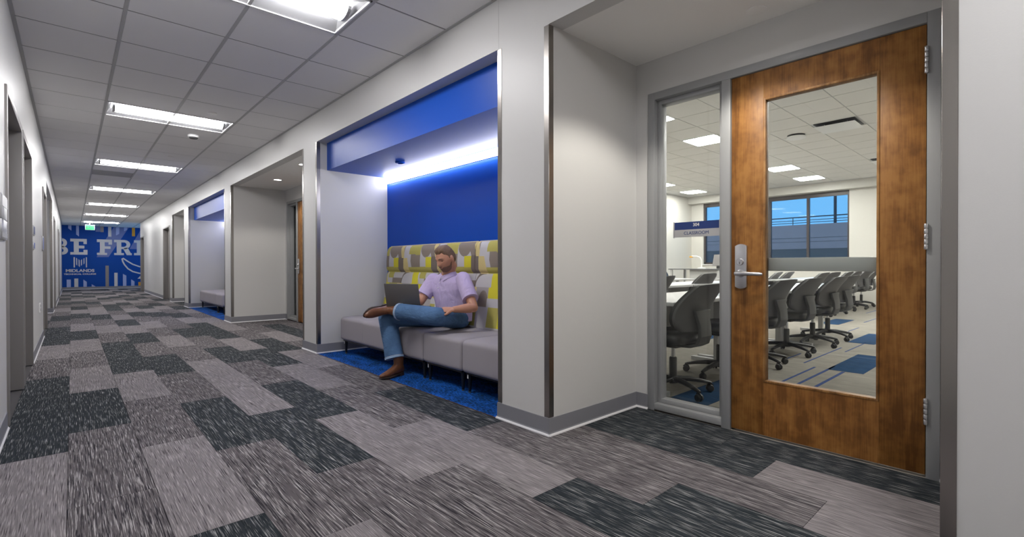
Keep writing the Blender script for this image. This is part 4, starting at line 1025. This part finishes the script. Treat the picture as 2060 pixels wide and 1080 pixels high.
# ================================================================== BENCHES
def rounded(x0, x1, y0, y1, z0, z1, r, name, mat, parent, crown=.012, puff=.0):
    """upholstered block: rounded edges, slightly crowned top"""
    bm = bmesh.new(); bmesh.ops.create_cube(bm, size=1)
    for v in bm.verts: v.co = Vector(((x0 + x1) / 2 + v.co.x * (x1 - x0), (y0 + y1) / 2 + v.co.y * (y1 - y0), (z0 + z1) / 2 + v.co.z * (z1 - z0)))
    bmesh.ops.bevel(bm, geom=bm.edges[:], offset=r, segments=5, profile=.5, affect='EDGES')
    bmesh.ops.subdivide_edges(bm, edges=[e for e in bm.edges if e.calc_length() > .15], cuts=7, use_grid_fill=True)
    for v in bm.verts:
        if v.co.z > z1 - .002:
            a = 1 - abs((v.co.x - (x0 + x1) / 2) / ((x1 - x0) / 2)) ** 4; b = 1 - abs((v.co.y - (y0 + y1) / 2) / ((y1 - y0) / 2)) ** 6
            v.co.z += crown * max(0, a) * max(0, b)
    me = bpy.data.meshes.new(name); bm.to_mesh(me); bm.free(); me.materials.append(mat)
    for p in me.polygons: p.use_smooth = True
    return put(name, me, parent)
XF, XBK = 2.262, 2.80
def bench(y0, y1, dy, label, seats, group):
    t = empty('upholstered_bench', ((XF + XB) / 2, (y0 + y1) / 2, 0), label, 'bench', group)
    n = seats; w = (y1 - y0) / n
    for k in range(n):
        lo_, hi_ = (.0008 if k == 0 else -.022), (.0008 if k == n - 1 else -.022)
        rounded(XF, XBK + .06, y0 + w * k + lo_, y0 + w * (k + 1) - hi_, .162, .415, .034, 'seat_cushion', M['seatfab'], t)
    B('under_frame', M['legblk'], XF + .03, XBK, y0 + .03, y1 - .03, .148, .170, t)
    # welt line along the seat top edge
    # backrest with head roll
    prof = [(2.775, .425), (2.792, .52), (2.815, .65), (2.838, .80), (2.852, .895), (2.866, .924), (2.872, .932), (2.856, .945), (2.842, .97), (2.842, 1.06), (2.852, 1.16), (2.866, 1.205), (2.888, 1.228), (2.92, 1.236), (2.94, 1.23), (2.943, 1.2), (2.943, .44), (2.90, .425)]
    cuts = [y0, y1] if dy is None else [y0] + dy + [y1]
    for a, b in zip(cuts[:-1], cuts[1:]):
        mb = MB()
        a += .003; b -= .003; r = .012
        secs = [(a, .010), (a + .004, .003), (a + r, 0), (b - r, 0), (b - .004, .003), (b, .010)]
        cx, cz = 2.89, .83
        def sec(y, ins):
            out = []
            for x, z in prof:
                d = Vector((cx - x, (cz - z) * .15)); d = d.normalized() if d.length > 0 else d
                out.append((x + d.x * ins, y, z + (ins if z < .5 else -ins if z > 1.2 else 0)))
            return out
        m = len(prof); vs = []
        for y, i in secs: vs += sec(y, i)
        F = [(i * m + j, i * m + (j + 1) % m, (i + 1) * m + (j + 1) % m, (i + 1) * m + j) for i in range(len(secs) - 1) for j in range(m)]
        F += [tuple(range(m))[::-1], tuple(range((len(secs) - 1) * m, len(secs) * m))]
        mb.add(vs, F)
        o = mb.build('backrest', M['print'], t, smooth=True, sharp=50)
        MB().tube([(2.905, a + .012, 1.2345), (2.905, b - .012, 1.2345)], .0045, 8).build('piping', M['piping'], t, smooth=True)
        sh = Matrix.Translation((0, 5.44 if y1 > 4 and y1 < 6 else (5.44 if y1 < 4 else y1), 0))
        o.data.transform(sh.inverted()); o.matrix_basis = sh
    legs = [(XF + .055, y0 + .045), (XF + .055, y1 - .045), (XBK - .05, y0 + .045), (XBK - .05, y1 - .045)]
    for i, (x, y) in enumerate(legs):
        l = MB().lathe([(.011, .012), (.019, .155)], (x, y, 0), 14).build('leg', M['legblk'], t, smooth=True)
        MB().lathe([(.010, 0), (.011, .012)], (x, y, 0), 12).build('glide', M['brass'], l, smooth=True)
        if i == 1 : B('care_tag', M['whitep'], x - .021, x - .0195, y - .007, y + .007, .115, .145, l)
    return t
bench(3.66, 5.415, None, 'three-seat grey bench with printed back holding the seated person', 3, 'near alcove benches')
bench(3.09, 3.66, None, 'single grey bench seat with printed back right of the seated person', 1, 'near alcove benches')
bench(2.52, 3.09, None, 'single grey bench seat half hidden behind the near steel guard', 1, 'near alcove benches')
bench(11.90, 13.60, None, 'three-seat grey bench in the far blue alcove', 3, 'far alcove benches')
bench(11.30, 11.90, None, 'single grey bench seat hidden deeper in the far blue alcove', 1, 'far alcove benches')

# ================================================================== SEATED MAN
def V3(*a): return Vector(a)
def fused(mb, name, mat, voxel, it=3, fac=.5):
    me = mb.mesh(name + '_raw', mat)
    ob = bpy.data.objects.new(name + '_raw', me); COL.objects.link(ob)
    m = ob.modifiers.new('r', 'REMESH'); m.mode = 'VOXEL'; m.voxel_size = voxel; m.use_smooth_shade = True
    if it: s = ob.modifiers.new('s', 'SMOOTH'); s.factor = fac; s.iterations = it
    dg = bpy.context.evaluated_depsgraph_get(); dg.update()
    out = bpy.data.meshes.new_from_object(ob.evaluated_get(dg))
    bpy.data.objects.remove(ob); bpy.data.meshes.remove(me)
    out.name = name; out.materials.clear(); out.materials.append(mat)
    for p in out.polygons: p.use_smooth = True; p.material_index = 0
    return out
SL, SR = V3(2.610, 3.530, .882), V3(2.555, 3.925, .864)          # shoulder joints
EL, WL = V3(2.555, 3.305, .640), V3(2.385, 3.365, .630)          # his left arm (picture right)
ER, WR = V3(2.420, 3.940, .668), V3(2.300, 3.950, .668)
HPL, HPR = V3(2.640, 3.625, .515), V3(2.640, 3.815, .515)
KL, AL = V3(2.275, 3.445, .572), V3(2.112, 3.975, .600)          # crossed leg
KR, AR = V3(2.170, 4.105, .512), V3(2.168, 3.940, .110)          # planted leg
NECK, HEAD = V3(2.588, 3.735, .905), V3(2.535, 3.695, 1.062)
LAT = (SR - SL).normalized()
# head frame: x = his left, y = face, z = up
fwd = V3(-.90, -.12, -.42).normalized(); up = V3(-.35, .0, 1); up = (up - fwd * up.dot(fwd)).normalized(); lf = fwd.cross(up) * -1
HM = Matrix((( -lf.x, fwd.x, up.x, HEAD.x), (-lf.y, fwd.y, up.y, HEAD.y), (-lf.z, fwd.z, up.z, HEAD.z), (0, 0, 0, 1)))
def g(a, s): return math.exp(-(a / s) ** 2)
def head_pt(dx, dy, dz):
    x, z = .076 * dx, .118 * dz
    y = (.094 if dy > 0 else .104) * dy
    t = min(1, max(0, (-.015 - z) / .10))
    x *= 1 - .30 * t * t - .05 * t
    if dy > 0: y += .008 * t
    else: y *= 1 - .40 * t
    if dy > 0:
        f = min(1, dy * 1.6)
        if -.036 < z < .030: pr = (.030 - z) / .052 if z > -.022 else (z + .036) / .014
        else: pr = 0
        pr = max(0, min(1, pr)); pr = pr ** 1.1
        y += f * .026 * pr * g(x, .0085 + .007 * pr)
        y -= f * .010 * g(abs(x) - .031, .014) * g(z - .012, .011)
        y += f * .006 * g(z - .033, .009) * g(abs(x) - .022, .03)
        y += f * (.005 * g(z + .052, .008) - .0035 * g(z + .054, .0025)) * g(x, .020)
        y += f * .011 * g(z + .094, .016) * g(x, .024)
        x *= 1 + .03 * g(z, .02)
    return V3(x, y, z)
NU, NV = 132, 104
def head_grid(fn):
    vs = [fn(0, 0, -1)]
    for i in range(1, NV):
        th = -PI / 2 + PI * i / NV
        for j in range(NU):
            a = 2 * PI * j / NU; vs.append(fn(math.cos(th) * math.sin(a), math.cos(th) * math.cos(a), math.sin(th)))
    vs.append(fn(0, 0, 1)); F = [(0, 1 + (j + 1) % NU, 1 + j) for j in range(NU)]
    for i in range(NV - 2):
        for j in range(NU): F.append((1 + i * NU + j, 1 + i * NU + (j + 1) % NU, 1 + (i + 1) * NU + (j + 1) % NU, 1 + (i + 1) * NU + j))
    b0 = 1 + (NV - 2) * NU; F += [(b0 + j, b0 + (j + 1) % NU, len(vs) - 1) for j in range(NU)]
    return vs, F
def skin_patch(amount, name, mat, parent):
    """shell lifted off the head where amount(p) > 0, tucked under the skin at its border"""
    def fn(dx, dy, dz):
        p = head_pt(dx, dy, dz); a = amount(p)
        n = V3(dx / .076, dy / .098, dz / .118).normalized()
        return p + n * (a if a > 0 else -.004)
    vs, F = head_grid(fn)
    flags = []
    def ff(dx, dy, dz): flags.append(amount(head_pt(dx, dy, dz)) > 0); return V3(0, 0, 0)
    head_grid(ff)
    keep = [f for f in F if any(flags[i] for i in f)]
    used = sorted({i for f in keep for i in f}); mp = {k: i for i, k in enumerate(used)}
    mb = MB(); mb.add([HM @ vs[i] for i in used], [tuple(mp[i] for i in f) for f in keep])
    return mb.build(name, mat, parent, smooth=True, sharp=180)

body = MB()
vs, F = head_grid(head_pt); body.add([HM @ v for v in vs], F)
for s in (-1, 1):
    body.ball(HM @ V3(s * .080, -.012, -.002), (.011, .020, .032), 14, HM.to_3x3() @ Matrix.Rotation(s * -.35, 3, 'Z'))
    body.ball(HM @ V3(s * .074, -.004, -.022), (.008, .010, .014), 10, HM.to_3x3())
body.tube([NECK - V3(-.01, 0, .06), NECK + V3(0, 0, .02), HM @ V3(0, -.035, -.075), HM @ V3(0, -.03, -.02)], [.075, .060, .057, .05], 20)
body.tube([V3(2.66, 3.72, .50), V3(2.655, 3.725, .62), V3(2.635, 3.735, .75), V3(2.60, 3.74, .86), NECK], [(.14, .10), (.14, .10), (.145, .09), (.15, .08), (.07, .06)], 20, up=LAT)
def arm(S, E, W, r):
    body.tube([S + (S - E) * .05, S * .6 + E * .4, E * .93 + S * .07, E, E * .85 + W * .15, E * .6 + W * .4, W * .85 + E * .15, W], [.050, .048, .041, .041, .043, .041, .029, .026], 16)
    body.ball(E, .041, 12)
arm(SL, EL, WL, 0); arm(SR, ER, WR, 0)
for Hp, K, A in ((HPL, KL, AL), (HPR, KR, AR)): body.tube([Hp, (Hp + K) / 2, K, K * .6 + A * .4], [.06, .055, .045, .04], 12); 
body.tube([HPL, HPR], .07, 12)
def hand(W, d, n, flip, curl):
    """W wrist, d finger direction, n back-of-hand normal; flip puts the thumb on the other side"""
    d = d.normalized(); n = (n - d * n.dot(d)).normalized(); s = d.cross(n) * flip
    body.tube([W - d * .01, W + d * .03, W + d * .075, W + d * .092], [(.017, .026), (.015, .036), (.013, .041), (.010, .036)], 14, up=n)
    for k, (o, ln) in enumerate(((-.030, .068), (-.010, .078), (.011, .073), (.030, .058))):
        p = W + d * .082 + s * o; pts = [p - d * .015, p]; dirv = d.copy()
        for j, sg_ in enumerate((.45, .32, .23)):
            dirv = (Quaternion(n.cross(d), curl[j]) @ dirv).normalized() if False else (dirv * math.cos(curl[j]) - n * math.sin(curl[j])).normalized()
            pts.append(pts[-1] + dirv * ln * sg_)
        body.tube(pts, [.0095, .0095, .0085, .008, .0062], 10)
        body.ball(pts[-1], .0064, 8)
    t0 = W + d * .022 - s * .026; dv = (d * .72 - s * .66 - n * .2).normalized(); dv2 = (d * .95 - s * .2 - n * .3).normalized()
    body.tube([t0 - dv * .012, t0 + dv * .018, t0 + dv * .044, t0 + dv * .044 + dv2 * .028], [.014, .013, .0105, .0075], 10)
hand(WL, V3(-.72, .66, -.02), V3(-.05, -.55, .85), 1, (.25, .35, .30))
hand(WR, V3(-.95, -.15, -.10), V3(-.05, -.1, 1), 1, (.25, .35, .3))
person = put('person', fused(body, 'person', M['skin'], .0042, 2, .5))
tag(person, 'person in lavender polo and jeans seated with one leg crossed, using a laptop', 'person')

# clothes -------------------------------------------------------------------------
sh = MB()
sh.tube([V3(2.660, 3.725, .475), V3(2.660, 3.730, .54), V3(2.657, 3.736, .62), V3(2.642, 3.745, .72), V3(2.618, 3.748, .80), V3(2.600, 3.746, .865), V3(2.592, 3.740, .905), V3(2.588, 3.737, .925)],
        [(.185, .130), (.192, .138), (.196, .140), (.205, .138), (.212, .124), (.188, .100), (.122, .080), (.068, .066)], 32, up=LAT)
for S, E in ((SL, EL), (SR, ER)):
    sh.ball(S, (.069, .069, .066), 16)
    e = S + (E - S) * .72
    sh.tube([S + (S - E) * .02, S + (E - S) * .3, S + (E - S) * .55, e], [.068, .070, .071, .071], 20)
shirt = put('polo_shirt', fused(sh, 'polo_shirt', M['shirt'], .0065, 6, .5), person)
for S, E in ((SL, EL), (SR, ER)):
    a = S + (E - S) * .66; b = S + (E - S) * .725
    MB().tube([a, b], [.0715, .0725], 24).build('sleeve_cuff', M['shirt'], shirt, smooth=True)
# collar: two leaves turned down from the neck
def collar():
    mb = MB(); n = 28; ringt = []; ringb = []
    fx = fwd.copy(); fx.z = 0; fx.normalize(); c = NECK + V3(0, 0, .008); sx_ = V3(-fx.y, fx.x, 0)
    for i in range(n + 1):
        a = -PI + .16 + (2 * PI - .32) * i / n       # opening at the front
        ca, sa = math.cos(a + PI), math.sin(a + PI)
        front = max(0, ca); 
        top = c + fx * (.066 * ca - .004) + sx_ * (.066 * sa) + V3(0, 0, .036 - .034 * front ** 1.5)
        out = c + fx * (.088 * ca) + sx_ * (.090 * sa) + V3(0, 0, -.006 - .046 * front ** 2.5)
        ringt.append(top); ringb.append(out)
    mid = [(p + q) / 2 + V3(0, 0, .010) for p, q in zip(ringt, ringb)]
    vs = ringt + mid + ringb + [p - V3(0, 0, .004) for p in ringb]; m = n + 1
    F = [(k * m + i, k * m + i + 1, (k + 1) * m + i + 1, (k + 1) * m + i) for k in range(3) for i in range(n)]
    mb.add(vs, F); return mb.build('collar', M['shirt'], shirt, smooth=True, sharp=80)
collar()
fx = fwd.copy(); fx.z = 0; fx.normalize()
for z, off in ((.885, .092), (.845, .112), (.800, .132)):
    base_pt = V3(2.602 - .0, 3.742, z); p = base_pt + fx * off
    MB().ball(p, (.0055, .0055, .0055), 10).build('button', M['shirt2'], shirt, smooth=True)
jn = MB()
jn.ball(V3(2.655, 3.72, .525), (.125, .175, .105), 24)
jn.tube([HPL + V3(.03, .02, 0), HPL * .7 + KL * .3, HPL * .35 + KL * .65, KL], [.098, .092, .084, .078], 20)
jn.tube([HPR + V3(.03, -.02, 0), HPR * .7 + KR * .3, HPR * .35 + KR * .65, KR], [.098, .092, .084, .078], 20)
jn.ball(KL, .081, 16); jn.ball(KR, .087, 16)
eL = KL + (AL - KL) * .775; eR = KR + (AR - KR) * .875 + V3(.0, .018, 0)
jn.tube([KL, KL * .7 + eL * .3, KL * .35 + eL * .65, eL], [.080, .079, .076, .076], 20)
jn.tube([KR, KR * .7 + eR * .3, KR * .35 + eR * .65, eR], [.086, .084, .080, .086], 20)
jeans = put('jeans', fused(jn, 'jeans', M['jeans'], .007, 5, .5), person)
for K, e, r in ((KL, eL, .0765), (KR, eR, .0865)):
    d = (e - K).normalized(); MB().tube([e - d * .014, e + d * .002], [r - .001, r], 24).build('hem', M['seam'], jeans, smooth=True)
    MB().tube([e - d * .017, e - d * .0155], [r + .0003, r + .0003], 24).build('stitching', M['shirt2'], jeans, smooth=True)
mb = MB(); mb.tube([V3(2.665, 3.722, .565), V3(2.665, 3.722, .600)], [(.178, .137), (.179, .138)], 32, up=LAT); mb.build('belt', M['belt'], person, smooth=True)

# boots
def boot_meshes():
    mb = MB(); R = [(-.075, .020, .038, .07), (-.066, .031, .032, .11), (-.03, .036, .028, .135), (.02, .037, .022, .128), (.06, .040, .015, .100), (.11, .044, .010, .076), (.15, .042, .010, .062), (.19, .031, .011, .052), (.215, .016, .014, .044), (.223, .004, .020, .036)]
    n = 18; vs = []
    for x, hw, z0, z1 in R:
        for j in range(n):
            a = 2 * PI * j / n; c, s = math.cos(a), math.sin(a)
            vs.append((x, hw * math.copysign(abs(c) ** .8, c), (z0 + z1) / 2 + (z1 - z0) / 2 * math.copysign(abs(s) ** .85, s)))
    F = [(i * n + j, i * n + (j + 1) % n, (i + 1) * n + (j + 1) % n, (i + 1) * n + j) for i in range(len(R) - 1) for j in range(n)] + [tuple(range(n))[::-1], tuple(range((len(R) - 1) * n, len(R) * n))]
    mb.add(vs, F); mb.tube([(-.015, 0, .07), (-.022, 0, .12), (-.024, 0, .18), (-.022, 0, .225)], [(.050, .040), (.052, .044), (.055, .050), (.056, .053)], 20, up=(1, 0, 0))
    up_ = fused(mb, 'boot', M['leather'], .005, 4)
    out = [(-.072, .0), (-.066, .026), (-.03, .035), (.02, .034), (.06, .040), (.11, .047), (.15, .045), (.19, .034), (.218, .017), (.227, 0), (.218, -.017), (.19, -.034), (.15, -.045), (.11, -.047), (.06, -.040), (.02, -.034), (-.03, -.035), (-.066, -.026)]
    def zz(x): return .026 if x < -.02 else (.026 - (x + .02) / .09 * .026 if x < .07 else (0 if x < .15 else (x - .15) * .14))
    mb = MB(); m = len(out); vs = [(x, y, zz(x)) for x, y in out] + [(x, y, zz(x) + .009) for x, y in out]
    mb.add(vs, [tuple(range(m)), tuple(range(m, 2 * m))] + [(i, (i + 1) % m, m + (i + 1) % m, m + i) for i in range(m)])
    sole = mb.mesh('sole', M['sole'])
    mb = MB(); hp = [(-.072, .0), (-.064, .026), (-.03, .034), (-.012, .032), (-.012, -.032), (-.03, -.034), (-.064, -.026)]
    mb.prism(hp, lambda a, b, d: (a, b, d), 0, .028); heel = mb.mesh('heel', M['sole'])
    return up_, sole, heel
bme = boot_meshes()
def boot(org, toe, shaft, sc):
    shaft = shaft.normalized(); toe = (toe - shaft * toe.dot(shaft)).normalized(); y = shaft.cross(toe)
    mw = Matrix(((toe.x, y.x, shaft.x, org.x), (toe.y, y.y, shaft.y, org.y), (toe.z, y.z, shaft.z, org.z), (0, 0, 0, 1))) @ Matrix.Scale(sc, 4)
    b = put('boot', bme[0], person, True); b.matrix_basis = mw
    for nm, me in (('sole', bme[1]), ('heel', bme[2])):
        o = put(nm, me, b, True)
    return b
boot(V3(2.182, 3.948, .0015), V3(-.97, -.20, 0), V3(0, .10, 1), .90)
Zs = V3(.27, -.94, -.14).normalized()
boot(AL - Zs * .10, V3(-.97, -.12, -.20), Zs, .97)

# hair, beard, face details
def hl(y):
    pts = [(-.12, -.075), (-.07, -.070), (-.035, -.035), (-.022, -.004), (-.004, .016), (.012, .004), (.018, .036), (.045, .060), (.075, .078), (.12, .082)]
    for (a, b), (c, d) in zip(pts[:-1], pts[1:]):
        if a <= y <= c: return b + (d - b) * (y - a) / (c - a)
    return pts[0][1] if y < pts[0][0] else pts[-1][1]
def hair_amt(p):
    d = p.z - hl(p.y) - (.012 * g(abs(p.x) - .040, .014) if p.y > .03 else 0) + .003 * math.sin(p.x * 210)
    if d <= 0: return -1
    return min(1, d / .02) * .005 + .009 * max(0, min(1, (p.z - .055) / .05)) + .003 * max(0, math.sin(p.x * 150 + p.y * 60)) * (1 if p.z > .06 else .2) * min(1, d / .03) + .010 * g(p.y - .05, .035) * max(0, min(1, (p.z - .07) / .03)) * min(1, d / .015)
skin_patch(hair_amt, 'hair', M['hair'], person)
def beard_amt(p):
    y, z = p.y, p.z
    lim = -.036 if y > .086 else -.052 + (y - .03) * .10 if y > .03 else -.052 + (.03 - y) * 1.5
    if y < .000 or z > lim: return -1
    if abs(p.x) < .019 and -.061 < z < -.046: return -1
    if z < -.112: return -1
    return .0018 + .003 * g(z + .09, .03)
skin_patch(beard_amt, 'beard', M['beard'], person)
for s in (-1, 1):
    pts = []
    for k in range(5):
        x = s * (.014 + .009 * k); z = .034 + .004 * math.sin(k / 4 * PI) - .001 * k
        d = V3(x / .076, .9, z / .118).normalized(); q = head_pt(x / .076, math.sqrt(max(.05, 1 - (x / .076) ** 2 - (z / .118) ** 2)), z / .118); pts.append(HM @ (q + V3(0, .0015, 0)))
    MB().tube(pts, [.002, .0036, .0038, .003, .0015], 8).build('eyebrow', M['hair'], person, smooth=True)
    x, z = s * .031, .010; q = head_pt(x / .076, math.sqrt(1 - (x / .076) ** 2 - (z / .118) ** 2), z / .118)
    MB().ball(HM @ (q + V3(0, -.002, 0)), (.012, .0055, .0045), 14, HM.to_3x3()).build('eye', M['eye'], person, smooth=True)
q = head_pt(0, math.sqrt(1 - (.053 / .118) ** 2), -.053 / .118)
MB().ball(HM @ (q + V3(0, -.001, 0)), (.019, .004, .0045), 14, HM.to_3x3()).build('lips', M['lip'], person, smooth=True)

# ================================================================== LAPTOP
lt = empty('laptop', (2.25, 3.9, .64), 'open dark grey laptop resting on the crossed leg', 'laptop')
A0, B0 = V3(2.100, 3.985, .630), V3(2.282, 3.712, .628)          # hinge line, far end then near end
ax = (B0 - A0); W_ = ax.length; ax.normalize(); nz = V3(0, 0, 1); nz = (nz - ax * nz.dot(ax)).normalized(); px = nz.cross(ax)    # px toward the man
if px.x < 0: px = -px
def frame(o, a, b, c): return Matrix(((a.x, b.x, c.x, o.x), (a.y, b.y, c.y, o.y), (a.z, b.z, c.z, o.z), (0, 0, 0, 1)))
FB = frame(A0, ax, px, nz)
def part(nm, mat, mw, b, par, bev=.002):
    o = MB().box(*b).build(nm, mat, bevel=bev); o.data.transform(mw); o.parent = par
    if par.parent is None: o.matrix_parent_inverse = par.matrix_basis.inverted()
    return o
bs = part('base', M['lap'], FB, (0, W_, 0, .225, -.012, 0), lt, .004)
part('keyboard', M['lapk'], FB, (.02, W_ - .02, .025, .125, 0, .0012), bs, 0); part('touchpad', M['lapk'], FB, (W_ * .36, W_ * .64, .14, .205, 0, .0008), bs, 0)
tl = R_(104)
up2 = (nz * math.sin(tl) + px * math.cos(tl)).normalized(); out = ax.cross(up2); 
if out.dot(px) > 0: out = -out
FL = frame(A0 + nz * .002, ax, up2, out)
if FL.to_3x3().determinant() < 0: pass
ld = part('lid', M['lap'], FL, (0, W_, 0, .218, 0, .008), lt, .003)
part('screen', M['screen'], FL, (.008, W_ - .008, .014, .210, -.0012, 0), ld, 0)
part('hinge', M['lapk'], FL, (.03, W_ - .03, -.006, .004, -.004, .006), lt, .002)
tm = frame(FL @ V3(W_ - .047, .032, .0085), ax, up2, out)
text('maker_mark', 'ThinkBook', .014, M['logo'], tm, ld, .0002, local=True)
